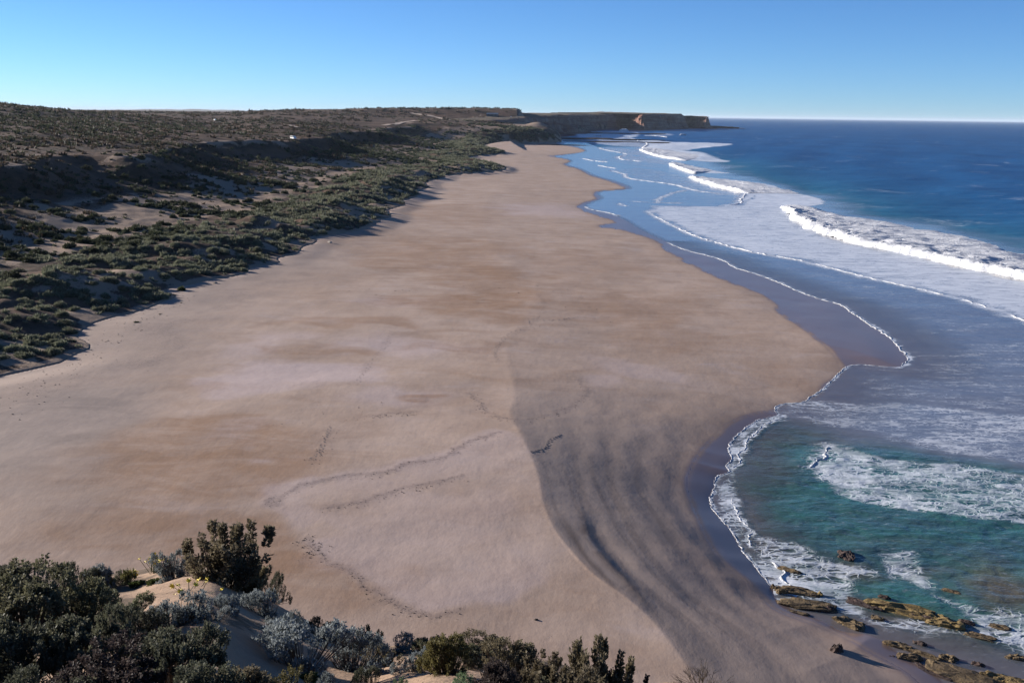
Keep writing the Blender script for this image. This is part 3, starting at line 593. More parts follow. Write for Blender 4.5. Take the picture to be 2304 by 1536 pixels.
back = wpoly([(1345,331),(1400,331),(1450,331),(1490,346),(1600,366),(1640,390),(1720,412),(1850,452),(1900,480),(2000,497),(2165,530),(2304,572),(2600,690),(3200,1000)], 0, 3)
bp = np.vstack([back, [[6000, -300], [60000, -300], [60000, 1e6], [back[0, 0] , 1e6]]])
mm = SY < 3000
deep = np.ones(SX.shape); dd = sdist(SX[mm], SY[mm], back, bp); deep[mm] = sstep(-14, 22, dd + (fbm(SX[mm] / 18, SY[mm] / 18, 3, 261) - .5) * 26)
deep = np.maximum(deep, sstep(1450, 1700, SY))
murk = np.zeros(SX.shape); murk[mm] = np.exp(-np.maximum(dd, 0) / 45) * .9
film = np.clip(.42 + .58 * sstep(0, 16, sd), 0, 1); film = np.maximum(film, bay * .97 * sstep(-.5, 10, sd)); film = np.maximum(film, np.clip(.5 + .5 * sstep(0, 2.5, sd), 0, 1) * (SY > 330))
swell = np.sin((SX * .62 - SY * .22) / 9.0 + 4.5 * fbm(SX / 120, SY / 120, 2, 271)) * .5 + (fbm(SX / 25, SY / 12, 3, 281) - .5) * 1.1
amp = .07 * sstep(1, 12, sd) + .9 * deep * sstep(5000, 600, SY)
SZ = swell * amp + .04 * sstep(0, 3, sd) - .3 * (sd < -2)
SZ += (fbm(SX / 1.8, SY / 1.8, 3, 291) - .5) * .16 * np.maximum(bay, 0) * sstep(1, 5, sd)
keep = (sd > -2.5)
q = grid_faces(*SX.shape, keep)
V, q, A = compact(np.stack([SX, SY, SZ], -1).reshape(-1, 3), q, dict(deep=deep, bay=bay, film=film, foam=foam, murk=murk, weed=weed))
tag(link("sea", mk_mesh("sea", V, q, M_SEA, True, A)), kind='structure')

# ------------------------------------------------------------------ waves and swash fronts, each its own
def resample(P, step):
    s = np.concatenate([[0], np.cumsum(np.linalg.norm(np.diff(P, axis=0), axis=1))]); n = max(int(s[-1] / step), 4)
    t = np.linspace(0, s[-1], n + 1); return np.stack([np.interp(t, s, P[:, 0]), np.interp(t, s, P[:, 1])], 1)
def front(px, label, width, height, side=1, name="swash_front", cat="wave", group=None, z0=.03):
    P0 = wpoly(px, 0, 5); D = np.linalg.norm(P0.mean(0)); P = resample(P0, max(.12, D * .0022))
    T = np.gradient(P, axis=0); T /= np.linalg.norm(T, axis=1)[:, None] + 1e-9; N = np.stack([T[:, 1], -T[:, 0]], 1) * side   # N points to the sea behind the front
    n = len(P); u = np.linspace(0, 1, n); taper = np.minimum(1, np.minimum(u, 1 - u) * 14) ** .6
    k = width * 1.5
    j = (fbm(P[:, 0] / k, P[:, 1] / k, 4, 301) - .5) * width * 1.6; wv = (.02 + 1.0 * fbm(P[:, 0] / k / 1.6, P[:, 1] / k / 1.6, 3, 305)) * taper * width
    hv = .62 * (.2 + 1.3 * fbm(P[:, 0] / k * 1.7, P[:, 1] / k * 1.7, 3, 309)) * taper * height
    gap = sstep(.30, .44, fbm(P[:, 0] / (k * 2.2), P[:, 1] / (k * 2.2), 3, 317)); wv = wv * (.15 + .85 * gap); hv = hv * (.1 + .9 * gap)
    rows = []
    for o, h in [(-.22, -.25), (-.14, .62), (.05, 1.0), (.35, .72), (.75, .3), (1.15, -.3)]:
        jj = (fbm(P[:, 0] / (.5 * k) + 7 * o, P[:, 1] / (.5 * k), 2, 313) - .5) * width * .35
        xy = P + N * (j + wv * o + jj)[:, None]; rows.append(np.column_stack([xy, hv * h + z0]))
    V = np.stack(rows).reshape(-1, 3)
    return tag(link(name, mk_mesh(name, V, grid_faces(6, n), M_FOAM)), label, cat, group)
def breaker(fpx, bpx, label, hf, name="breaking_wave", nr=26):
    A = wpoly(fpx, 0, 6); B = wpoly(bpx, 0, 6); D = np.linalg.norm(A.mean(0))
    L = np.linalg.norm(np.diff(A, axis=0), axis=1).sum(); n = int(min(max(L / (D * .0022), 40), 420))
    def rs(P):
        s = np.concatenate([[0], np.cumsum(np.linalg.norm(np.diff(P, axis=0), axis=1))]); t = np.linspace(0, s[-1], n); return np.stack([np.interp(t, s, P[:, 0]), np.interp(t, s, P[:, 1])], 1)
    A, B = rs(A), rs(B); u = np.linspace(0, 1, n); taper = np.minimum(1, np.minimum(u * 10 + .05, (1 - u) * 10 + .05)) ** .7
    rows = []
    for i in range(nr):
        v = i / (nr - 1)
        v2 = v ** 1.6
        P = A * (1 - v2) + B * v2
        prof = np.interp(v, [0, .06, .14, .25, .6, .9, 1], [-.15, .55, 1, .92, .45, .18, -.12]) * hf * taper
        b = (fbm(P[:, 0] / 1.8, P[:, 1] / 1.8, 4, 321, .65) - .5) * hf * .95 * np.interp(v, [0, .15, 1], [.8, 1, .45]) + (fbm(P[:, 0] / 9, P[:, 1] / 9, 2, 331) - .5) * hf * .7
        jit = ((fbm(P[:, 0] / 2.5, P[:, 1] / 2.5, 4, 341, .65) - .5) * 4.2 + (fbm(P[:, 0] / 11, P[:, 1] / 11, 2, 343) - .5) * 4) * (1 - v) * hf / 1.5
        rows.append(np.column_stack([P[:, 0] + jit, P[:, 1] - jit * .5, prof + b * taper + .05 + .24 * hf * taper * np.interp(v, [0, .1, .85, 1], [0, 1, 1, 0])]))
    V = np.stack(rows).reshape(-1, 3)
    return tag(link(name, mk_mesh(name, V, grid_faces(nr, n), M_FOAM)), label, "wave")
breaker(B_F, B_B, "big tumbling white breaker nearest the viewer at the right edge", 1.7)
breaker(C_F[:5], C_B[:5], "white breaker behind the widest foam sheet, left of the dark blue water", 1.3)
breaker(D_F, D_B, "short white breaker in the middle distance, above the long breaker line", 1.2)
breaker(E_F, E_B, "far white breaker fanning out below the rock reef", 1.3)
for f_ in FRONTS: front(*f_, -1)

# ------------------------------------------------------------------ headland, reefs, distant hills
cp = smooth_poly(far[:13] - np.array([[6, 0]]), 30)
cp = np.vstack([smooth_poly(np.array([[-60., 1760], [20, 1850], [70, 1980], [95, 2150]]), 14)[:-1], cp]); cp = resample(cp, 6.0)
CT = np.gradient(cp, axis=0); CT /= np.linalg.norm(CT, axis=1)[:, None]; CN = np.stack([CT[:, 1], -CT[:, 0]], 1)     # to the sea
s = np.concatenate([[0], np.cumsum(np.linalg.norm(np.diff(cp, axis=0), axis=1))])
hh = np.interp(cp[:, 0], [-60, 40, 95, 170, 300, 470, 600, 640, 735], [30, 36, 41, 42, 44, 49, 49, 43, 41])
rows = []; turf = []
prof = [(40, -2, 0), (28, .5, 0), (18, 2.0, 0), (8, 3.0, 0), (4, .10, 1), (1, .22, 1), (-2, .38, 1), (-4, .55, 1), (-5, .72, 1), (-6.5, .88, 1), (-9, .97, 1), (-13, 1.0, 1), (-30, 1.01, 1), (-70, 1.03, 1), (-180, 1.05, 1), (-420, 1.02, 1), (-450, 0, 1)]
for i, (o, h, m) in enumerate(prof):
    nz = (fbm(s / 60, s * 0 + .3, 3, 351) - .5) * 50 + (fbm(s / 14, s * 0 + i * .25, 3, 355) - .5) * 16
    nz = nz * (1 if o > -60 else 0)
    if o > -20: P = cp + CN * (o * (1.6 if o < 0 else 1) + nz)[:, None]
    else: P = cp + CN * (-14 * 1.6 + (fbm(s / 60, s * 0 + .3, 3, 351) - .5) * 50)[:, None] + np.array([[-.62, .78]]) * (-o - 14)   # the plateau runs back inland in one direction
    z = h * hh if m else np.full(len(cp), float(h)) + (fbm(s / 9, s * 0 + o, 3, 361) - .5) * 1.2
    z = z + (fbm(s / 40, s * 0 + o * .02, 3, 365) - .5) * (6.5 if m and h > .05 else 0)
    rows.append(np.column_stack([P, z])); turf.append(np.full(len(cp), 1.0 if (m and h > .985 and i >= 11) else 0))
V = np.stack(rows).reshape(-1, 3)
tag(link("headland_cliff", mk_mesh("headland_cliff", V, grid_faces(len(prof), len(cp)), M_CLIFF, False, dict(turf=np.stack(turf)))), kind='structure')

def rock_mesh(seed, nu=34, nv=17, facet=.35, name="rock", mat=None, smooth=False):
    # weathered bedded block: superellipsoid with ledges, joints and chipped edges (unit half-sizes)
    r = np.random.default_rng(seed); u = np.linspace(0, 2 * np.pi, nu, endpoint=False); v = np.linspace(-np.pi / 2, np.pi / 2, nv)
    uu, vv = np.meshgrid(u, v); e = .55
    sg = lambda a, p: np.sign(a) * np.abs(a) ** p
    x = sg(np.cos(vv), e) * sg(np.cos(uu), e); y = sg(np.cos(vv), e) * sg(np.sin(uu), e); z = sg(np.sin(vv), .75)
    n = (fbm(x * 1.4 + seed * 3.7 + 9, y * 1.4 + z * 1.1, 3, seed % 50 + 400) - .5)
    n2 = (fbm(x * 4.5 + seed, y * 4.5 + z * 3.1, 3, seed % 50 + 420) - .5); n3 = fbm(x * 2.2 + seed, y * 2.2, 3, seed % 50 + 440)
    k = 1 + n * facet * 2.0 + n2 * facet * .8
    x, y = x * k, y * k; top = z > .2
    ledge = np.floor(n3 * 7) / 7
    z = z * (1 + n * .7) + np.where(top, (ledge - .5) * 1.1, 0) - y * .18 + n2 * .18
    z = np.where(top, z, np.minimum(z, .3))
    V = np.stack([x, y, z], -1).reshape(-1, 3)
    i = np.arange(nu * nv).reshape(nv, nu); j = np.roll(i, -1, 1)
    q = np.stack([i[:-1], j[:-1], j[1:], i[1:]], -1).reshape(-1, 4)
    return mk_mesh(name, V, q, mat, smooth)
def rock(px, py, wx, hz_, wy, rot, label, mat, seed, name="shore_rock", z=.0, group="rocks at the edge of the small bay", tilt=0.0, cat="rock"):
    p = at(px, py, z); o = link(name, rock_mesh(seed, name=name, mat=mat))
    o.location = (p[0], p[1], z - hz_ * .08); o.scale = (wx / 2, wy / 2, hz_ * .8); o.rotation_euler = (tilt, tilt * .6, math.radians(rot)); return tag(o, label, cat, group)
rock(1775,1283,2.4,.35,.7,-38,"thin brown ledge rock poking out behind the white surge",M_ROCK,1)
rock(1790,1330,3.6,.40,1.3,-20,"foam-covered flat rock under the white surge",M_ROCK,2)
rock(1757,1332,.9,.45,.8,10,"small blocky rock at the left end of the foam-covered rock",M_ROCK,3)
rock(1815,1360,4.6,.42,1.7,-14,"long low brown rock at the edge of the dark wet sand",M_ROCK,4)
rock(1775,1376,3.2,.22,.7,-22,"narrow rock strip lying in the wet sand furthest left",M_ROCK,5)
rock(1912,1402,2.5,.50,1.5,-38,"wedge-shaped ochre rock with a shaded end in the wet sand",M_ROCK,6)
rock(1945,1360,3.2,.28,1.3,-38,"dark reddish slab awash behind the wedge-shaped rock",M_ROCKD,7)
rock(2030,1372,5.4,.62,1.9,-28,"largest yellow-ochre slab rock in the bay",M_ROCKY,8)
rock(2128,1402,2.7,.50,1.7,-28,"rounded mossy rock touching the right end of the largest slab",M_ROCKY,9)
rock(2205,1432,2.2,.25,.9,-30,"half-submerged rock to the right of the mossy rock",M_ROCK,10)
rock(2020,1452,2.1,.32,1.0,-30,"brown layered rock left of the forked rock group",M_ROCK,11)
rock(2045,1480,1.9,.42,.9,-10,"knobbly rock with a pale lit face among the lower rocks",M_ROCK,12)
rock(2085,1475,2.6,.30,.6,-38,"thin slanting rock blade above the knobbly rock",M_ROCK,13)
rock(2135,1482,1.3,.40,.9,-50,"curved rock facing the foam above the lower ledge",M_ROCK,14)
rock(2165,1520,5.2,.34,2.3,-38,"broad brown rock ledge at the bottom right corner",M_ROCK,15)
rock(2230,1520,1.6,.38,.9,-20,"small yellow rock at the bottom right corner",M_ROCKY,16)
rock(2275,1532,2.6,.40,1.4,-20,"low yellow-brown rock cut by the right end of the bottom edge",M_ROCKY,17)
rock(1902,1250,2.1,.42,1.5,70,"dark rock awash alone in the middle of the teal bay",M_ROCKD,18)
rock(2100,1510,3.0,.2,1.2,-38,"flat ledge piece lying between the two lower rock groups",M_ROCKD,19)
rock(1881,1472,1.2,1.15,1.05,20,"lone dark boulder sitting on the bare wet sand",M_ROCKD,20,group="rocks on open sand",z=.35)
for a in [(1742,1322,.7,.34,.5,-30,"knob of rock at the foam edge left of the flat foamy rock",M_ROCK,41),(1838,1338,1.0,.36,.6,-25,"ochre-topped knob at the right end of the foam-covered rock",M_ROCKY,42),
 (1868,1372,1.0,.4,.6,-20,"dark end block of the long low brown rock",M_ROCKD,43),(1990,1345,1.1,.3,.6,-35,"small rock just above the yellow slab's left end",M_ROCKD,44),
 (1975,1392,1.2,.28,.7,-30,"brown knob between the wedge-shaped rock and the yellow slab",M_ROCK,45),(2075,1388,1.6,.42,.8,-28,"shaded block under the middle of the yellow slab",M_ROCKD,46),
 (2178,1402,1.3,.3,.6,-32,"narrow dark rock right of the mossy rock, in foam",M_ROCKD,47),(2250,1410,1.6,.24,.8,-30,"weedy rock awash near the right edge",M_ROCK,48),
 (2068,1448,1.1,.3,.5,-38,"dark splinter of rock above the lower rock group",M_ROCKD,49),(2110,1497,1.2,.36,.6,-42,"brown block in the middle of the lower rock group",M_ROCK,50),
 (2200,1495,1.0,.34,.6,-30,"small rock standing above the corner ledge",M_ROCKD,51),(2285,1480,1.4,.3,.8,-20,"olive rock near the right edge above the corner rocks",M_ROCK,52),
 (2005,1478,.6,.26,.4,0,"little stone at the left end of the lower rocks",M_ROCKD,53),(2140,1330,1.5,.16,.7,-30,"barely emerged rock in the teal water above the mossy rock",M_ROCK,54)]: rock(*a)
rock(742,546,1.3,.5,.8,-35,"small pale rock lying on the sand below the dunes",mat_rock("pale_rock",(0.5,0.45,0.38),(0.42,0.37,0.3),(0.3,0.26,0.2)),21,name="beach_stone",z=2.8,group="rocks on open sand")
rock(484,637,.9,.3,.7,-15,"pale low stone on the sand right of the green tussock",mat_rock("grey_stone",(0.34,0.28,0.22),(0.3,0.24,0.19),(0.2,0.16,0.13)),22,name="beach_stone",z=3.0,group="rocks on open sand")
rock(1582,276,26,14,22,0,"dark sea stack nearest the end of the headland",M_REEF,23,name="sea_stack",z=0,group="rocks off the headland",cat="sea stack")
rock(1572,279,40,7,30,0,"low dark rock joining the headland to the sea stacks",M_REEF,24,name="sea_stack",z=0,group="rocks off the headland",cat="sea stack")
def far_rock(px, py, D, wx, h, wy, label, seed, cat="rock"):
    p = atd(px, py, D); o = link("sea_stack" if cat == "sea stack" else "rock_reef", rock_mesh(seed, 28, 11, .5, "rock_reef", M_REEF)); o.location = (p[0], p[1], 0); o.scale = (wx / 2, wy / 2, h)
    return tag(o, label, cat, "rocks off the headland")
far_rock(1591,287,3960,22,17,20,"small dark pointed sea stack right of the headland end",25,"sea stack")
far_rock(1612,287.5,3950,150,7,60,"low broken rock reef trailing off the headland end",26,"reef")
far_rock(1636,288,3900,75,4.5,40,"outermost low rock of the headland reef with white spray",27,"reef")
for i, (x, y, w, h, d, l) in enumerate([(1300,300,110,3.0,40,"pale rock platform at the foot of the dark cliff"),(1380,301,200,2.0,18,"thin dark reef bar in the white water below the cliff"),
        (1310,312.5,100,2.2,25,"dark flat reef just beyond the end of the beach"),(1375,315,190,1.6,12,"long thin reef line left of the far white water"),
        (1360,320,170,1.3,10,"lowest dark reef line across the far shallows"),(1262,327,70,.9,9,"short dark reef strip on the sand at the beach end")]):
    p = at(x, y); o = link("rock_reef", rock_mesh(30 + i, 40, 9, .6, "rock_reef", M_REEF)); o.location = (p[0], p[1], 0); o.scale = (w / 2, d / 2, h); o.rotation_euler = (0, 0, math.radians(-6)); tag(o, l, "reef", "reefs below the headland")
# spray where the swell hits the reefs
def spray(px, py, D, w, h, label, seed):
    h = h * .45
    p = atd(px, py, D) if D else at(px, py); r = np.random.default_rng(seed)
    o = link("spray_plume", rock_mesh(60 + seed, 18, 11, .9, "spray_plume", M_FOAM, True)); o.location = (p[0], p[1], h * .2); o.scale = (w / 2, w / 4, h); return tag(o, label, "spray", "white spray bursts")
spray(1404,292,2750,22,14,"tall white burst of spray on the reef below the cliff",1)
spray(1345,305,2050,16,5,"low white burst at the reef edge near the beach end",2)
spray(1662,289,3900,40,4,"white spray at the outer tip of the headland reef",3)
spray(1536,305,2300,12,5,"lone small whitecap burst in the blue water below the headland",4)

M_FARHILL = mat_plain("far_hill_scrub", (0.10, 0.085, 0.06), .95, nz=.001)
def ridge(px0, px1, D, peaks, seed, label):
    n = 90; xs_ = np.linspace(px0, px1, n); P = np.array([atd(x, 250, D)[:2] for x in xs_]); u = np.linspace(0, 1, n)
    h = peaks * (np.sin(np.pi * u) ** .6) * (.7 + .6 * fbm(u * 6, u * 0 + seed, 3, 371)); rows = []
    for o, k in [(-2500, -.1), (-1200, .55), (-500, .86), (0, 1), (700, .7), (2500, -.1)]:
        rows.append(np.column_stack([P[:, 0] * (1 + o / D), P[:, 1] + o, h * k * (1 + .1 * (fbm(u * 20, u * 0 + o, 2, 375) - .5))]))
    tag(link("distant_hills", mk_mesh("distant_hills", np.stack(rows).reshape(-1, 3), grid_faces(6, n), M_FARHILL)), label, kind='structure')
ridge(190, 640, 15000, 64, 1.0, "pale blue low hills on the horizon above the left plateau")
ridge(1240, 1480, 21000, 112, 2.0, "faint blue hill on the horizon above the headland")
#PART2
# ------------------------------------------------------------------ shrubs of the dunes and the hill
def tuft_mesh_arrays(seed, ncard, core=(9, 3), flat=.62, card=.20, spiky=.5):
    # a dome of tufts round a lumpy dark heart; radius 1, triangles only
    r = np.random.default_rng(seed); nu, nv = core
    V = []; Fc = []; T = []
    lob = r.random((5, 3))
    def lump(a, e): return .78 + .34 * np.sin(a * 2 + lob[0, 0] * 6 + e) * .5 + .30 * np.sin(a * 3 + lob[1, 0] * 6) * .5
    for j in range(nv):
        e = j / nv * math.pi / 2
        for i in range(nu):
            a = 2 * math.pi * (i + .5 * (j % 2)) / nu; k = lump(a, e) * .86 * (.9 + .2 * r.random())
            V.append((math.cos(a) * math.cos(e) * k, math.sin(a) * math.cos(e) * k, math.sin(e) * flat * k - .08)); T.append(.15 + .3 * r.random())
    V.append((0, 0, flat * .72)); T.append(.3)
    for j in range(nv - 1):
        for i in range(nu):
            a, b, c, d = j * nu + i, j * nu + (i + 1) % nu, (j + 1) * nu + (i + 1) % nu, (j + 1) * nu + i
            Fc += [(a, b, c), (a, c, d)]
    top = nu * nv
    Fc += [((nv - 1) * nu + i, (nv - 1) * nu + (i + 1) % nu, top) for i in range(nu)]
    for _ in range(ncard):
        a = r.random() * 2 * math.pi; e = math.asin(r.random() ** .8); k = lump(a, e) * (.8 + .28 * r.random())
        p = np.array([math.cos(a) * math.cos(e) * k, math.sin(a) * math.cos(e) * k, math.sin(e) * flat * k])
        n = np.array([p[0], p[1], p[2] / flat + .35]); n /= np.linalg.norm(n)
        t = np.cross(n, r.normal(size=3)); t /= np.linalg.norm(t) + 1e-9
        s = card * (.6 + .9 * r.random()); tip = p + n * s * spiky * 1.6 + t * s * .4 * r.normal() + np.array([0, 0, s * .25])
        b = len(V); V += [tuple(p - t * s * .45 - n * s * .3), tuple(p + t * s * .45 - n * s * .3), tuple(tip)]; Fc.append((b, b + 1, b + 2))
        tv = r.random(); T += [tv * .7, tv * .7, min(1, tv * .7 + .3)]
    return np.array(V, np.float32), np.array(Fc, np.int32), np.array(T, np.float32)
M_GRASS = mat_leaf("dune_scrub_leaf", (0.070, 0.078, 0.048), (0.200, 0.205, 0.140))
M_DARK = mat_leaf("dark_scrub_leaf", (0.019, 0.023, 0.013), (0.058, 0.066, 0.036))
M_BROWN = mat_leaf("heath_leaf", (0.034, 0.026, 0.017), (0.088, 0.066, 0.042))
LB = link  # alias kept short for the loops below
def scatter_stuff(name, X, Y, Z, R, protos, mat, label):
    Vs, Fs, Ts, off = [], [], [], 0
    for k, (pv, pf, pt) in enumerate(protos):
        m = np.nonzero(np.arange(len(X)) % len(protos) == k)[0]
        if not len(m): continue
        a = rng.random(len(m)) * 6.283; c, s_ = np.cos(a)[:, None], np.sin(a)[:, None]; r = R[m][:, None]; hs = (.75 + .5 * rng.random(len(m)))[:, None]
        x = (pv[None, :, 0] * c - pv[None, :, 1] * s_) * r + X[m][:, None]; y = (pv[None, :, 0] * s_ + pv[None, :, 1] * c) * r + Y[m][:, None]; z = pv[None, :, 2] * r * hs + Z[m][:, None]
        Vs.append(np.stack([x, y, z], -1).reshape(-1, 3)); n = len(pv)
        Fs.append((pf[None] + (np.arange(len(m)) * n)[:, None, None] + off).reshape(-1, 3)); off += n * len(m)
        dt = (rng.random(len(m)) - .5) * .5; Ts.append(np.clip(pt[None] + dt[:, None], 0, 1).ravel())
    o = link(name, mk_mesh(name, np.vstack(Vs), np.vstack(Fs), mat, False, dict(tint=np.concatenate(Ts)))); return tag(o, label, kind='stuff')
def scatter_things(name, X, Y, Z, R, meshes, label, cat, group):
    S_ = land_s(X, Y)
    for i in range(len(X)):
        front_ = name == "dune_shrub"; size = "small" if R[i] / (1 + Y[i] / 900) < .7 else ("broad" if R[i] / (1 + Y[i] / 900) > 1.0 else "middling")
        where = "at the left end of the dunes" if Y[i] < 190 else ("above the lone green tussock" if Y[i] < 260 else ("level with the pale rock" if Y[i] < 380 else "on the far stretch"))
        row = ("at the sand edge" if S_[i] < 14 else ("on the crest" if S_[i] < 28 else "on the landward side")) if front_ else ("just behind the crest" if S_[i] < 52 else ("in mid hollow" if S_[i] < 78 else "at the foot of the hill"))
        label = f"{size} {'grey-green shrub' if front_ else 'dark green shrub'} {row}, {where}"; group = f"{size} {'front dune' if front_ else 'hollow'} shrubs {row} {where}"

        o = link(name, meshes[i % len(meshes)], loc=(X[i], Y[i], Z[i])); r = R[i]; h = .75 + .5 * rng.random()
        o.scale = (r, r * (.85 + .3 * rng.random()), r * h); o.rotation_euler = (0, 0, rng.random() * 6.283); tag(o, label, cat, group)
def split(name, plural, X, Y, R, flat_mesh, protos, mat, label, cat, group, stuff_label, nmax=290):
    s = land_s(X, Y); Z = land_z(X, Y, s) - .10 * R
    D = np.hypot(X, Y); infr = (np.abs(np.arctan2(X, Y)) < math.radians(28.5))
    key = np.where(infr, -R / D, 1); o = np.argsort(key); a, b = o[:nmax], o[nmax:]
    scatter_things(name, X[a], Y[a], Z[a], R[a], flat_mesh, label, cat, group)
    if len(b): scatter_stuff(plural, X[b], Y[b], Z[b], R[b], protos, mat, stuff_label)
# grey-green scrub of the front dune
ts = resample(T_L[2:], 1.0); ts = ts[(ts[:, 1] > 95) & (ts[:, 1] < 1480)]
tt_ = np.gradient(ts, axis=0); tt_ /= np.linalg.norm(tt_, axis=1)[:, None]; tn = np.stack([-tt_[:, 1], tt_[:, 0]], 1)    # inland
w = 1 / (1 + (ts[:, 1] / 420) ** 1.3); w /= w.sum()
def front_pts(n, smax, seed):
    r = np.random.default_rng(seed); i = r.choice(len(ts), n, p=w); o = 1.5 + (smax - 1.5) * r.random(n)
    P = ts[i] + tn[i] * o[:, None] + r.normal(size=(n, 2)) * 1.5; s = land_s(P[:, 0], P[:, 1]); c = scrubness(P[:, 0], P[:, 1], s)
    k = (s > 1.2) & (s < smax + 6) & (r.random(n) < c * 1.1); return P[k, 0], P[k, 1], r
X, Y, r = front_pts(7600, 46, 1); R = (.45 + .95 * r.random(len(X)) ** 1.6) * (1 + Y / 900)
gm = [mk_mesh("dune_shrub", *tuft_mesh_arrays(500 + i, 420, (12, 4), .58, .15, .75)[:2], M_GRASS, False, dict(tint=tuft_mesh_arrays(500 + i, 420, (12, 4), .58, .15, .75)[2])) for i in range(6)]
gp = [tuft_mesh_arrays(520 + i, 34, (7, 2), .55, .26, .8) for i in range(5)]
split("dune_shrub", "front_dune_scrub", X, Y, R, gm, gp, M_GRASS, "low grey-green shrub on the front dune beside the beach", "shrub", "grey-green shrubs on the front dune", "grey-green scrub covering the front dune")
# darker shrubs in the hollow behind it
n = 6500; r = np.random.default_rng(3); i = r.choice(len(ts), n, p=w); o = 36 + 90 * r.random(n) ** 1.2
P = ts[i] + tn[i] * o[:, None]; s = land_s(P[:, 0], P[:, 1]); c = fbm(P[:, 0] / 16, P[:, 1] / 16, 3, 601); k = (s > 30) & (c > .38 + .12 * r.random(n)); X, Y = P[k, 0], P[k, 1]; R = (.5 + 1.1 * r.random(len(X)) ** 1.5) * (1 + Y / 900)
dm = [mk_mesh("dark_shrub", *tuft_mesh_arrays(540 + i, 380, (12, 4), .72, .16, .5)[:2], M_DARK, False, dict(tint=tuft_mesh_arrays(540 + i, 380, (12, 4), .72, .16, .5)[2])) for i in range(6)]
dp = [tuft_mesh_arrays(560 + i, 30, (7, 2), .7, .26, .5) for i in range(5)]
split("dark_shrub", "hollow_scrub", X, Y, R, dm, dp, M_DARK, "dark green rounded shrub in the sandy hollow behind the front dune", "shrub", "dark shrubs in the sandy hollow", "dark scrub in the hollow behind the front dune")
# heath of the hill: even cover seen from anywhere, sparser far out
n = 50000; r = np.random.default_rng(5); Y = np.exp(r.uniform(math.log(150), math.log(2600), n)); X = Y * np.tan(np.radians(r.uniform(-34, 4, n)))
s = land_s(X, Y); c = scrubness(X, Y, s); g = fbm(X / 60, Y / 60, 3, 611); lf = np.exp(-(((X + 430) / 240) ** 2 + ((Y - 780) / 330) ** 2)); k = (s > 62) & (r.random(n) < c * np.clip(sstep(.45, .66, g) * .80 + .05 + lf, 0, 1)); X, Y = X[k], Y[k]; R = (.45 + .85 * r.random(len(X)) ** 2) * (1 + Y / 520)
hp = [tuft_mesh_arrays(580 + i, 12, (6, 2), .55, .35, .5) for i in range(5)]
h2 = r.random(len(X)) < .66 - .5 * lf[k]
for sel, mt, nm, lb in ((h2, M_BROWN, "brown_heath", "brown heath scrub over the hillside and plateau"), (~h2, M_DARK, "dark_heath", "dark green heath scrub over the hillside and plateau")):
    Z = land_z(X[sel], Y[sel]) - .1 * R[sel]; scatter_stuff(nm, X[sel], Y[sel], Z, R[sel], hp, mt, lb)
# scrub along the skyline of the near hill on the left
# single plants out on the sand
def lone(px, py, r, name, mesh, label, cat, sy=1.0, h=1.0, z=None):
    p = at(px, py, 3.0 if z is None else z); zz = float(beach_z(np.array([p[0]]), np.array([p[1]]))[0][0]); sT_ = float(land_s(np.array([p[0]]), np.array([p[1]]))[0])
    zz = zz + (3 - zz) * float(sstep(-9, 0, np.array(sT_))) if sT_ < 0 else float(land_z(np.array([p[0]]), np.array([p[1]]))[0])
    o = link(name, mesh, loc=(p[0], p[1], zz - .05)); o.scale = (r, r * sy, r * h); o.rotation_euler = (0, 0, px * .1); return tag(o, label, cat, "plants standing alone on the sand")
M_TUS = mat_leaf("tussock_leaf", (0.030, 0.042, 0.014), (0.075, 0.095, 0.03))
tv = tuft_mesh_arrays(590, 420, (12, 4), .85, .17, .6); tus = mk_mesh("tussock", tv[0], tv[1], M_TUS, False, dict(tint=tv[2]))
lone(409, 653, 1.15, "tussock", tus, "bright green rounded tussock alone on the sand below the dunes", "tussock", 1, .85)
lone(564, 577, .9, "tussock", tus, "dark flat tussock on the sand above its smaller twin", "tussock", 1, .6)
lone(576, 585, .6, "tussock", tus, "smaller dark tussock just below the flat one on the sand", "tussock", 1, .6)
lone(307, 728, .75, "tussock", tus, "spreading green runner plant at the foot of the left dunes", "tussock", .7, .4)
lone(391, 664, .5, "tussock", tus, "low half-buried plant below the bright green tussock", "tussock", 1, .4)
lone(370, 641, .5, "tussock", tus, "low half-buried plant left of the bright green tussock", "tussock", 1, .4)
lone(408, 681, .3, "tussock", tus, "tiny sprig on the sand between tussock and beach", "tussock", 1, .5)
lone(360, 707, .45, "tussock", tus, "thin creeping plant nearest the open beach", "tussock", .5, .35)

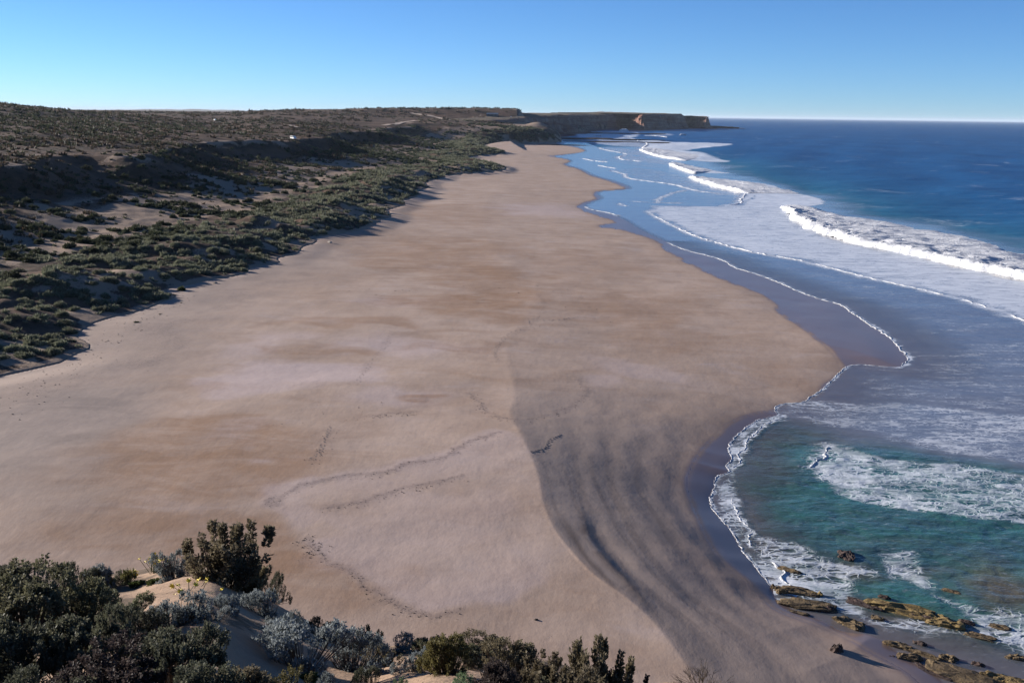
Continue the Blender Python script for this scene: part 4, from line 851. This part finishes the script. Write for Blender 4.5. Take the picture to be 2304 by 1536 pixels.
# ------------------------------------------------------------------ foreground plants
def shrub_arrays(seed, kind):
    # unit shrub about 1 m across: stems as thin prisms, leaves as folded lozenges
    r = np.random.default_rng(seed); LV, LF, LT, SV, SF = [], [], [], [], []
    P = dict(round=dict(n=260, lv=44, L=.038, W=.013, h=.62, tip=.13, up=.5), silver=dict(n=240, lv=34, L=.042, W=.013, h=.52, tip=.11, up=1.0), spire=dict(n=170, lv=52, L=.046, W=.015, h=1.0, tip=.15, up=1.2),
             erect=dict(n=170, lv=46, L=.042, W=.014, h=.7, tip=.18, up=1.3), low=dict(n=150, lv=30, L=.045, W=.016, h=.34, tip=.10, up=.6))[kind]
    sp = [(math.cos(a) * q, math.sin(a) * q, h) for a, q, h in zip(np.arange(16) * 2.4 + r.random(16) * .5, (np.arange(16) / 16 + .02) ** .6 * .5, .45 + .6 * r.random(16))]
    lobes = r.normal(size=(7, 3)) * np.array([.34, .34, .2]) + np.array([0, 0, .35 * P['h'] / .6]); lr = .25 + .16 * r.random(7)
    tips = []
    while len(tips) < P['n']:
        if kind == 'spire':
            cx, cy, ch = sp[len(tips) % 16]; u_ = r.random(); tips.append((cx * (.6 + .4 * u_) + r.normal() * .055 * (1.15 - u_), cy * (.6 + .4 * u_) + r.normal() * .055 * (1.15 - u_), ch * (.30 + .70 * u_)))
        else:
            k = r.integers(7); d = r.normal(size=3); d /= np.linalg.norm(d); d[2] = abs(d[2]) * .9 + .05
            p = lobes[k] + d * lr[k] * (.75 + .3 * r.random()); p[2] = max(p[2] * P['h'] / .62, .03); tips.append(tuple(p))
    tips = np.array(tips)
    for ti, tp in enumerate(tips):
        root = np.array([tp[0] * .25, tp[1] * .25, -.04]); ax = tp - root; ax = ax / np.linalg.norm(ax); ax = ax + np.array([0, 0, P['up'] * .6]); ax /= np.linalg.norm(ax)
        u = np.cross(ax, (0.3, .9, .1)); u /= np.linalg.norm(u); v = np.cross(ax, u); m = P['lv']
        t = r.random(m) ** .8; base = tp[None] - ax[None] * (t * P['tip'])[:, None]
        a = r.random(m) * 6.283; rad = u[None] * np.cos(a)[:, None] + v[None] * np.sin(a)[:, None]; spread = (.35 + .75 * r.random(m))[:, None]
        d = ax[None] * (1.1 - spread * .6) + rad * spread; d /= np.linalg.norm(d, axis=1)[:, None]
        sd_ = np.cross(d, r.normal(size=(m, 3))); sd_ /= np.linalg.norm(sd_, axis=1)[:, None] + 1e-9
        L = (P['L'] * (.6 + .7 * r.random(m)))[:, None]; W = (P['W'] * (.6 + .7 * r.random(m)))[:, None]
        base = base + rad * .018
        q = np.stack([base, base + d * L * .5 + sd_ * W, base + d * L, base + d * L * .5 - sd_ * W], 1)
        b = len(LV) * 4
        LV.extend(list(q)); LF.append(np.arange(m * 4).reshape(m, 4) + b); tw = r.random()
        LT.append(np.repeat(np.clip(tw * .5 + .5 * r.random(m) * (1 - t * .4), 0, 1), 4))
        if ti % 2 == 0:
            mid = (root + tp) / 2 + np.array([tp[0] * .12, tp[1] * .12, 0]); b2 = len(SV)
            for pt, w_ in ((root, .010), (mid, .007), (tp - ax * P['tip'] * .3, .003)):
                for k in range(3): SV.append(pt + (u * math.cos(k * 2.094) + v * math.sin(k * 2.094)) * w_)
            for lv in range(2):
                for k in range(3): SF.append((b2 + lv * 3 + k, b2 + lv * 3 + (k + 1) % 3, b2 + lv * 3 + 3 + (k + 1) % 3, b2 + lv * 3 + 3 + k))
    LV = np.array(LV).reshape(-1, 3); SV = np.array(SV)
    kz = 1 / np.percentile(LV[:, 2], 98.5); kx = .5 / np.percentile(np.hypot(LV[:, 0], LV[:, 1]), 95); LV *= (kx, kx, kz); SV *= (kx, kx, kz)
    return LV, np.vstack(LF), np.concatenate(LT), SV, np.array(SF)
M_BARK = mat_plain("shrub_bark", (0.085, 0.062, 0.045), .9, nz=20)
LEAF = dict(olive=mat_leaf("olive_leaf", (0.075, 0.080, 0.045), (0.205, 0.198, 0.120), (0.30, 0.275, 0.15)),
            dark=mat_leaf("dark_leaf", (0.036, 0.040, 0.028), (0.118, 0.118, 0.080), (0.19, 0.175, 0.12)),
            silver=mat_leaf("silver_leaf", (0.115, 0.130, 0.130), (0.270, 0.300, 0.305)),
            brown=mat_leaf("brown_leaf", (0.082, 0.068, 0.044), (0.205, 0.172, 0.112)),
            purple=mat_leaf("purplish_leaf", (0.034, 0.026, 0.026), (0.085, 0.066, 0.058)),
            green=mat_leaf("green_leaf", (0.055, 0.085, 0.04), (0.16, 0.20, 0.11)),
            yellow=mat_leaf("yellow_olive_leaf", (0.075, 0.070, 0.025), (0.20, 0.18, 0.075)))
_proto = {}
def proto(kind, var):
    if (kind, var) not in _proto:
        lv, lf, lt, sv, sf = shrub_arrays(700 + var * 13 + len(kind), kind)
        _proto[(kind, var)] = (lv, lf, lt, sv, sf, {}, mk_mesh("branches", sv, sf, M_BARK, False))
    return _proto[(kind, var)]
def fg_shrub(px, py, wpx, hpx, kind, leaf, label, var=None, name="coastal_shrub", group="shrubs on the near dune slope"):
    pb = cast(px, min(py, 1800), fg_z, 3, 40); D = math.hypot(pb[0], pb[1]); dist = math.sqrt(D * D + (H - pb[2]) ** 2); m_px = dist / F
    var = (int(px) // 7) % 3 if var is None else var
    lv, lf, lt, sv, sf, cache, bm = proto(kind, var)
    if leaf not in cache: cache[leaf] = mk_mesh("foliage", lv, lf, LEAF[leaf], False, dict(tint=lt))
    root = bpy.data.objects.new(name, None); COL.objects.link(root); root.location = (pb[0], pb[1], pb[2] - .04)
    hz0 = w0 = 1.0
    sx = wpx * m_px / w0; sz = hpx * m_px / hz0 * (.84 if py < 1480 else .92)
    root.scale = (sx, sx, sz); root.rotation_euler = (0, 0, (px * 12.9898 + py * 4.1414) % 6.283)
    tag(root, label, "shrub", group)
    tag(link("foliage", cache[leaf], root), kind='stuff'); link("branches", bm, root); return root
for a in [
 (15,1350,180,92,'round','dark',"dark shrub cresting the left edge of the near dune"),
 (105,1340,140,78,'round','dark',"dark bushy shrub second from the left along the dune crest"),
 (190,1335,120,75,'round','dark',"small dark crest shrub between two olive ones"),
 (55,1440,270,150,'round','olive',"broad sunlit olive shrub at the left edge"),
 (185,1420,180,120,'round','olive',"olive shrub in the sun right of the broad left-edge shrub"),
 (255,1385,150,88,'round','olive',"upright grey-olive shrub left of the bare sand knoll"),
 (225,1325,80,60,'round','silver',"small silvery shrub on the crest left of the sand knoll"),
 (262,1318,70,45,'low','yellow',"low yellowish shrub on the crest left of the sand knoll"),
 (285,1312,50,34,'round','dark',"little dark shrub ending the left crest beside the sand"),
 (20,1560,260,150,'round','dark',"deep shaded shrub in the bottom left corner"),
 (160,1530,230,150,'round','dark',"large shaded shrub above the bottom edge, right of the corner one"),
 (295,1490,210,160,'round','dark',"tall shaded shrub below the bare sand knoll"),
 (390,1540,220,140,'round','dark',"dark shrub beside the shaded sand slope"),
 (280,1590,280,120,'round','purple',"blackish shrub cut by the bottom edge left of centre"),
 (455,1600,200,110,'round','dark',"dark shrub cut by the bottom edge below the shaded sand"),
 (130,1640,280,130,'round','dark',"dim shrub along the bottom edge near the left corner"),
 (330,1440,120,80,'erect','dark',"dark upright shrub between olive shrub and silver shrub"),
 (440,1475,110,80,'erect','dark',"ragged dark shrub at the left rim of the shaded sand"),
 (560,1590,170,110,'round','brown',"brown-green shrub at the bottom edge below the shaded sand"),
 (392,1300,120,66,'silver','silver',"silver-grey shrub on the knoll beside the yellow flowers"),
 (442,1268,90,60,'silver','silver',"silver-grey shrub at the foot of the tall upright shrub"),
 (392,1410,170,100,'silver','silver',"blue-grey shrub below the bare sand knoll"),
 (462,1395,110,66,'silver','silver',"blue-grey shrub right of the one below the knoll"),
 (515,1375,100,56,'silver','silver',"small silver shrub below the tall upright shrub"),
 (595,1385,120,80,'silver','silver',"silver shrub at the right foot of the tall upright shrub"),
 (655,1425,100,62,'silver','silver',"silver shrub further down the ridge"),
 (610,1352,80,80,'erect','dark',"dark upright shrub just right of the tall shrub"),
 (512,1318,175,158,'spire','brown',"tallest shrub, upright and olive-brown on the dune edge"),
 (562,1335,100,112,'spire','brown',"upright brown shrub leaning on the tallest one"),
 (680,1505,250,120,'silver','silver',"large pale silver shrub in the middle of the near slope"),
 (790,1510,170,100,'silver','silver',"grey shrub right of the large pale silver one"),
 (735,1440,110,60,'round','dark',"dark shrub on the ridge above the large silver shrub"),
 (800,1468,80,56,'round','dark',"second dark shrub on the ridge above the grey one"),
 (835,1478,56,80,'spire','dark',"thin dark sapling where the ridge dips"),
 (895,1470,110,52,'silver','silver',"low grey shrub on the ridge right of the sapling"),
 (955,1470,90,48,'round','olive',"low olive shrub on the ridge next to the low grey one"),
 (1005,1515,130,95,'round','yellow',"yellow-olive rounded shrub on the right part of the slope"),
 (1035,1455,60,44,'erect','brown',"small wispy shrub on the ridge edge above the yellow-olive one"),
 (1100,1485,130,64,'round','brown',"brownish shrub on the right ridge"),
 (1165,1530,160,100,'round','brown',"large brown shrub going down the right ridge"),
 (1110,1560,140,80,'round','purple',"purplish dark shrub in front of the brown right ridge shrubs"),
 (1055,1620,190,130,'erect','green',"fresh green leafy shrub cut by the bottom edge"),
 (1220,1560,100,90,'spire','brown',"upright brown shrub at the low right end of the ridge"),
 (1345,1610,130,175,'spire','brown',"tall upright brown shrub rising against the beach at bottom centre"),
 (1405,1620,80,120,'spire','purple',"dark upright shrub right of the tall one at bottom centre"),
 (1280,1620,130,130,'spire','brown',"olive-brown upright shrub left of the tall one at bottom centre"),
 (1590,1640,150,100,'low','yellow',"low yellow-olive shrub under the bare twigs"),
 (640,1600,140,90,'erect','yellow',"yellowish leafy shrub at the bottom edge below the silver shrub"),
 (885,1600,90,90,'erect','green',"pale leafy sprig shrub at the bottom edge right of the grey shrub"),
 (725,1580,100,70,'silver','silver',"small grey shrub near the bottom edge under the large silver one"),
 (790,1600,110,70,'low','purple',"dark low shrub at the bottom edge right of the small grey one"),
 (860,1500,110,60,'round','brown',"brown shrub under the low grey ridge shrub"),
 (930,1510,100,50,'silver','silver',"grey shrub between the brown and the yellow-olive shrubs"),
 (1060,1500,90,60,'round','olive',"olive shrub wedged between the yellow-olive and brown ridge shrubs"),
 (840,1560,120,80,'round','dark',"dark shrub in the shaded hollow below the ridge dip"),
 (1180,1600,150,90,'round','olive',"olive shrub low at the bottom edge right of the fresh green one"),
 (960,1590,110,60,'low','brown',"low brown shrub in the shaded hollow near the bottom"),
]: fg_shrub(*a)
# bare twigs
def twigs(px, py, wpx, hpx, label):
    pb = cast(px, py, fg_z, 3, 40); dist = math.sqrt(pb[0] ** 2 + pb[1] ** 2 + (H - pb[2]) ** 2); m = dist / F; r = np.random.default_rng(77)
    V, Fc = [], []
    def seg(p, q, w0, w1):
        d = q - p; u = np.cross(d, (.2, .3, .9)); u /= np.linalg.norm(u) + 1e-9; v = np.cross(d, u); v /= np.linalg.norm(v) + 1e-9; b = len(V)
        for c, w_ in ((p, w0), (q, w1)):
            for k in range(3): V.append(c + (u * math.cos(k * 2.094) + v * math.sin(k * 2.094)) * w_)
        for k in range(3): Fc.append((b + k, b + (k + 1) % 3, b + 3 + (k + 1) % 3, b + 3 + k))
    def grow(p, d, L, w_, lev):
        q = p + d * L; seg(p, q, w_, w_ * .65)
        if lev == 0: return
        for _ in range(3 if lev > 1 else 2):
            e = d + r.normal(size=3) * .38 + np.array([0, 0, .12]); e /= np.linalg.norm(e); grow(q, e, L * (.55 + .3 * r.random()), w_ * .62, lev - 1)
    for _ in range(11):
        a = r.random() * 6.283; d = np.array([math.cos(a) * .75, math.sin(a) * .75, 1.0]); d /= np.linalg.norm(d); grow(np.zeros(3), d, .34 * hpx * m, .007, 4)
    o = link("bare_shrub", mk_mesh("bare_shrub", np.array(V), np.array(Fc), M_BARK, False), loc=tuple(pb)); o.scale = (wpx / hpx * .9, wpx / hpx * .9, .92); tag(o, label, "shrub", "shrubs on the near dune slope")
twigs(1600, 1590, 120, 105, "leafless shrub of bare grey twigs at the bottom edge right of centre")
# yellow flowers and small fleshy plants on the knoll
def flowers(px, py, n, spread, hgt, label):
    pb = cast(px, py, fg_z, 3, 40); r = np.random.default_rng(int(px)); root = bpy.data.objects.new("flowering_plant", None); COL.objects.link(root); root.location = tuple(pb); tag(root, label, "flower", "flowers on the sand knoll")
    SV, SF, PV, PF = [], [], [], []
    for _ in range(n):
        b = np.array([r.normal() * spread * .4, r.normal() * spread * .4, -.02]); t = b + np.array([r.normal() * spread * .6, r.normal() * spread * .6, hgt * (.6 + .5 * r.random())]); k = len(SV)
        for c, w_ in ((b, .006), (t, .004)):
            for j in range(3): SV.append(c + np.array([math.cos(j * 2.09), math.sin(j * 2.09), 0]) * w_)
        for j in range(3): SF.append((k + j, k + (j + 1) % 3, k + 3 + (j + 1) % 3, k + 3 + j))
        tilt = r.normal(size=3) * .5 + np.array([0, -.4, 1]); tilt /= np.linalg.norm(tilt); u = np.cross(tilt, (1, .2, .1)); u /= np.linalg.norm(u); v = np.cross(tilt, u); k = len(PV); PV.append(t + tilt * .008); q = .030 + .014 * r.random()
        for j in range(12): PV.append(t + (u * math.cos(j * .5236) + v * math.sin(j * .5236)) * q * (1 if j % 2 else .6) + tilt * .012 * (j % 2))
        for j in range(12): PF.append((k, k + 1 + j, k + 1 + (j + 1) % 12))
    link("stems", mk_mesh("stems", np.array(SV), np.array(SF), LEAF_STEM, False), root); tag(link("petals", mk_mesh("petals", np.array(PV), np.array(PF), M_YEL, False), root), kind="stuff")
M_YEL = mat_plain("yellow_petal", (0.62, 0.48, 0.03), .6); LEAF_STEM = mat_plain("green_stem", (0.09, 0.12, 0.04), .7)
flowers(352, 1287, 26, .14, .24, "clump of yellow flowers on the crest of the sand knoll")
flowers(303, 1300, 7, .07, .12, "few yellow blooms left of the knoll crest"); flowers(430, 1330, 10, .16, .12, "sparse yellow blooms among the blue-grey shrubs")
def fleshy(px, py, r_, label):
    pb = cast(px, py, fg_z, 3, 40); o = link("fleshy_plant", tus, loc=(pb[0], pb[1], pb[2] - .02)); o.scale = (r_, r_, r_ * .6); tag(o, label, "plant", "small plants on the sand knoll")
fleshy(345, 1311, .14, "small fleshy green plant on the bare sand knoll"); fleshy(307, 1318, .16, "green plant at the left side of the bare knoll"); fleshy(475, 1302, .10, "tiny green plant on the sand right of the knoll"); fleshy(690, 1530, .12, "bright green sprig under the large silver shrub")
fleshy(1000, 1500, .10, "green sprig beside the yellow-olive shrub")

# ------------------------------------------------------------------ things on the hill and the sand
lz = lambda X, Y: land_z(np.asarray(X, float), np.asarray(Y, float))
def box(V, Fc, x0, x1, y0, y1, z0, z1):
    b = len(V); V += [(x0, y0, z0), (x1, y0, z0), (x1, y1, z0), (x0, y1, z0), (x0, y0, z1), (x1, y0, z1), (x1, y1, z1), (x0, y1, z1)]
    Fc += [tuple(b + i for i in f) for f in ((0, 3, 2, 1), (4, 5, 6, 7), (0, 1, 5, 4), (1, 2, 6, 5), (2, 3, 7, 6), (3, 0, 4, 7))]
M_WHITE = mat_plain("white_paint", (0.62, 0.62, 0.61), .4); M_GLASS = mat_plain("dark_glass", (0.02, 0.025, 0.03), .1); M_TYRE = mat_plain("tyre", (0.02, 0.02, 0.02), .8)
M_ROOF = mat_plain("blue_grey_roof", (0.10, 0.13, 0.17), .5); M_WALL = mat_plain("dark_wall", (0.06, 0.07, 0.085), .7); M_CREAM = mat_plain("cream_wall", (0.55, 0.45, 0.30), .7)
def vehicle(px, py, L, label, name="parked_van", rot=8):
    p = cast(px, py, lz, 300, 3000); root = bpy.data.objects.new(name, None); COL.objects.link(root); root.location = (p[0], p[1], p[2] + .1); root.rotation_euler = (0, 0, math.radians(rot)); tag(root, label, "van", "white vehicles on the hill")
    k = L / 5.0
    prof_ = [(-2.5, .35), (2.5, .35), (2.5, 1.0), (1.75, 1.15), (1.1, 2.0), (-2.45, 2.05)]; V, Fc = [], []
    for yy in (-.95, .95): V += [(x * k, yy * k, z * k) for x, z in prof_]
    nn = len(prof_); Fc = [tuple(range(nn))[::-1], tuple(range(nn, 2 * nn))] + [(i, (i + 1) % nn, nn + (i + 1) % nn, nn + i) for i in range(nn)]
    link("body", mk_mesh("body", V, [list(f) for f in Fc], M_WHITE, False), root)
    for x0, x1 in ((-2.2, -.9), (-.7, .4), (.5, 1.15)):
        V, Fc = [], []; box(V, Fc, x0 * k, x1 * k, -.97 * k, -.93 * k, 1.25 * k, 1.8 * k); link("window", mk_mesh("window", V, [list(f) for f in Fc], M_GLASS, False), root)
    for wx in (-1.6, 1.6):
        for wy in (-.9, .9):
            V, Fc = [], []
            for yy in (-.12, .12): V += [(wx * k + .36 * k * math.cos(a * .5236), (wy + yy) * k, .34 * k + .36 * k * math.sin(a * .5236)) for a in range(12)]
            Fc = [list(range(12)), list(range(12, 24))[::-1]] + [[i, (i + 1) % 12, 12 + (i + 1) % 12, 12 + i] for i in range(12)]; link("wheel", mk_mesh("wheel", V, Fc, M_TYRE, False), root)
vehicle(660, 314, 5.4, "white van parked among scrub half way up the hill", rot=-50); vehicle(484, 272, 5.2, "white van far up on the plateau near the skyline", rot=-55)
def house(px, py, wpx, hpx, label, wall, roof_m, rot=-4, fallback=1900, gable=.35):
    p = cast(px, py, lz, 900, 3500); D = math.hypot(p[0], p[1])
    if D > 3300: p = atd(px, py, fallback); D = fallback; p = np.array([p[0], p[1], float(lz([p[0]], [p[1]])[0])])
    m = D / F; w_, h_ = wpx * m, hpx * m; d = w_ * .6
    root = bpy.data.objects.new("house", None); COL.objects.link(root); root.location = tuple(p - np.array([0, 0, .3])); root.rotation_euler = (0, 0, math.radians(rot)); tag(root, label, "house", "buildings on the far plateau")
    V, Fc = [], []; box(V, Fc, -w_ / 2, w_ / 2, -d / 2, d / 2, -2, h_ * .62); link("wall", mk_mesh("wall", V, [list(f) for f in Fc], wall, False), root)
    e = .4; V = [(-w_ / 2 - e, -d / 2 - e, h_ * .6), (w_ / 2 + e, -d / 2 - e, h_ * .6), (w_ / 2 + e, d / 2 + e, h_ * .6), (-w_ / 2 - e, d / 2 + e, h_ * .6), (-w_ / 2, 0, h_), (w_ / 2, 0, h_)]
    link("roof", mk_mesh("roof", V, [[0, 1, 5, 4], [2, 3, 4, 5], [1, 2, 5], [3, 0, 4], [3, 2, 1, 0]], roof_m, False), root)
    for k in (-.3, 0, .3):
        V, Fc = [], []; box(V, Fc, (k - .07) * w_, (k + .07) * w_, -d / 2 - .05, -d / 2 + .02, h_ * .18, h_ * .45); link("window", mk_mesh("window", V, [list(f) for f in Fc], M_GLASS, False), root)
house(1108, 262, 25, 7, "long blue-grey building on the brown plateau", M_WALL, M_ROOF)
house(1180, 263, 22, 5, "low dark building at the foot of the flat-topped rise", M_WALL, M_ROOF)
house(1160, 267, 9, 4, "small cream hut left of the low dark building", M_CREAM, M_CREAM)
house(1150, 267, 3.2, 4.5, "tiny white hut beside the cream hut", M_WHITE, M_WHITE)
def track(px, width, label):
    P = np.array([cast(x, y, lz, 300, 3500)[:2] for x, y in px]); P = resample(smooth_poly(P, 5), 3.0); T = np.gradient(P, axis=0); T /= np.linalg.norm(T, axis=1)[:, None] + 1e-9; N = np.stack([T[:, 1], -T[:, 0]], 1); rows = []
    for o in (-.5, -.17, .17, .5):
        Q = P + N * (o * width * (.7 + .6 * fbm(P[:, 0] / 12, P[:, 1] / 12, 2, 801)))[:, None]; rows.append(np.column_stack([Q, lz(Q[:, 0], Q[:, 1]) + .45]))
    tag(link("sandy_track", mk_mesh("sandy_track", np.stack(rows).reshape(-1, 3), grid_faces(4, len(P)), M_TRACK)), label, kind='structure')
M_TRACK = mat_plain("pale_track", (0.40, 0.30, 0.22), .95, nz=.5)
track([(862, 283), (880, 280), (905, 276), (930, 273), (945, 272)], 8, "pale sandy track crossing the brown plateau")
track([(925, 256), (955, 260), (985, 266), (1012, 271)], 9, "pale sandy track slanting down from the skyline")
track([(645, 282), (660, 285), (672, 288)], 7, "short pale sand scar on the hill")

# driftwood, footprints, wrack
M_WOOD = mat_plain("dark_driftwood", (0.03, 0.024, 0.02), .9)
p = at(1207, 1400, 2.5); o = link("driftwood", rock_mesh(91, 14, 9, .5, "driftwood", M_WOOD)); o.location = (p[0], p[1], 2.75); o.scale = (.16, .07, .09); tag(o, "short dark stick of driftwood alone on the pale sand", "driftwood")
def bz(X, Y): return beach_z(np.asarray(X, float), np.asarray(Y, float))[0]
def prints(px, n, jit, size, label, seed):
    P = smooth_poly(np.array([at(x, y, 2.0)[:2] for x, y in px]), 6); P = resample(P, .05); r = np.random.default_rng(seed); idx = np.linspace(0, len(P) - 1, n).astype(int); V, Fc = [], []
    T = np.gradient(P, axis=0); T /= np.linalg.norm(T, axis=1)[:, None] + 1e-9
    for k, i in enumerate(idx):
        c = P[i] + np.array([-T[i, 1], T[i, 0]]) * (.16 if k % 2 else -.16) + r.normal(size=2) * jit; z = float(bz([c[0]], [c[1]])[0]); b = len(V); a0 = math.atan2(T[i, 1], T[i, 0]); s_ = size * (.8 + .4 * r.random())
        # pushed-up rim of sand round a hollow
        for ring, (rr_, zz) in enumerate(((1.9, -.02), (1.25, .034), (.75, .0), (0.3, -.01))):
            for j in range(8):
                a = j * .785; x = math.cos(a) * s_ * rr_ * 1.35; y = math.sin(a) * s_ * rr_ * .75
                V.append((c[0] + x * math.cos(a0) - y * math.sin(a0), c[1] + x * math.sin(a0) + y * math.cos(a0), z + zz * (.7 + .6 * r.random()) * size / .14 + .012))
        for ring in range(3):
            for j in range(8): Fc.append((b + ring * 8 + j, b + ring * 8 + (j + 1) % 8, b + ring * 8 + 8 + (j + 1) % 8, b + ring * 8 + 8 + j))
        Fc += [(b + 24, b + 26, b + 28, b + 30)]
    M = M_PRINT
    o = link("footprints", mk_mesh("footprints", np.array(V), [list(f) for f in Fc], M, True)); tag(o, label, kind='stuff')
M_PRINT = mat_plain("disturbed_sand", (0.235, 0.185, 0.155), .95)
prints([(1192,1040),(1215,1031),(1228,1022),(1233,1008),(1245,998),(1262,988)], 30, .06, .085, "deep trail of footprints climbing the berm", 1)
prints([(1195,1040),(1212,1034),(1222,1028),(1232,1016)], 14, .10, .08, "second line of footprints beside the deep trail", 2)
prints([(1115,812),(1116,792),(1130,770),(1150,752),(1172,745)], 34, .10, .07, "faint footprints along the top of the berm", 3)
prints([(1190,730),(1200,720),(1235,722),(1265,718),(1290,712)], 30, .2, .075, "curving footprints below the brown sand", 4)
prints([(880,752),(866,790),(850,800),(828,835),(806,875)], 36, .12, .06, "faint footprints down the middle of the pale sand", 5)
prints([(742,985),(735,1010),(725,1035),(706,1062)], 26, .12, .065, "footprints near the left end of the wrack line", 6)
# flecks of dry weed along the foot of the dunes and the wrack lines
r = np.random.default_rng(9); V, Fc = [], []
def flecks(L, n, spread, smin, smax, z=2.6):
    P = resample(wpoly(L, z), .3)
    for _ in range(n):
        c = P[r.integers(len(P))] + r.normal(size=2) * spread; s_ = smin + (smax - smin) * r.random() ** 2; b = len(V); a0 = r.random() * 6.283; zz = float(bz([c[0]], [c[1]])[0]); sT1 = None
        for j in range(5):
            a = a0 + j * 1.257; q = s_ * (.5 + r.random()); V.append((c[0] + math.cos(a) * q * 1.7, c[1] + math.sin(a) * q * .8, zz + .0))
        V.append((c[0], c[1], zz + s_ * .8 + .03))
        for j in range(5): Fc.append((b + j, b + (j + 1) % 5, b + 5))
for L, w_ in LINES:
    if w_ > .3: flecks(L, int(110 * w_), .45, .015, .06)
flecks([(690,1231),(700,1245),(715,1262)], 60, .6, .02, .07); flecks([(870,905),(760,975),(640,940)], 14, 4, .03, .08); flecks([(600,560+110),(1250,640),(1290,720)], 40, 5, .03, .10)
tag(link("dry_weed", mk_mesh("dry_weed", np.array(V), np.array(Fc), M_WOOD, False)), "dark flecks of dry seaweed along the wrack lines", kind='stuff')
# pebbles and weed at the dune foot
V, Fc = [], []
def flecks2(L, n, spread, smin, smax):
    P = resample(wpoly(L, 3.0), .3)
    for _ in range(n):
        c = P[r.integers(len(P))] + r.normal(size=2) * spread; sT1 = float(land_s(np.array([c[0]]), np.array([c[1]]))[0])
        if sT1 > 0: continue
        zz = float(bz([c[0]], [c[1]])[0]); t = max(0, min(1, (sT1 + 9) / 9)); zz += (3 - zz) * t * t * (3 - 2 * t); s_ = smin + (smax - smin) * r.random() ** 2; b = len(V); a0 = r.random() * 6.283
        for j in range(5):
            a = a0 + j * 1.257; q = s_ * (.5 + r.random()); V.append((c[0] + math.cos(a) * q * 1.5, c[1] + math.sin(a) * q, zz))
        V.append((c[0], c[1], zz + s_ * .8))
        for j in range(5): Fc.append((b + j, b + (j + 1) % 5, b + 5))
flecks2([(10,960),(80,885),(170,830),(240,775),(310,730),(370,690),(440,660)], 240, 2.2, .03, .12); flecks2([(0,900),(200,800)], 60, 5, .03, .1)
tag(link("beach_litter", mk_mesh("beach_litter", np.array(V), np.array(Fc), mat_plain("litter_brown", (0.09, 0.075, 0.055), .9), False)), "small dark weed and stones strewn along the dune foot", kind='stuff')

# ------------------------------------------------------------------ air
hm = bpy.data.materials.new("sea_air"); hm.use_nodes = True; ht = hm.node_tree; ht.nodes.clear()
ho = ht.nodes.new("ShaderNodeOutputMaterial"); pv_ = ht.nodes.new("ShaderNodeVolumePrincipled"); pv_.inputs["Color"].default_value = (0.72, 0.85, 1.0, 1); pv_.inputs["Density"].default_value = 1.7e-5; pv_.inputs["Anisotropy"].default_value = 0.0
ht.links.new(pv_.outputs[0], ho.inputs["Volume"])
SEA_R = 95000.0
V, Fc = [], []; box(V, Fc, -SEA_R, SEA_R, -SEA_R * .2, SEA_R * 1.05, -25, 135)
hz_o = link("haze", mk_mesh("haze", V, [list(f) for f in Fc], hm, False)); tag(hz_o, kind='stuff'); hz_o['label'] = "thin pale sea air over the whole coast"
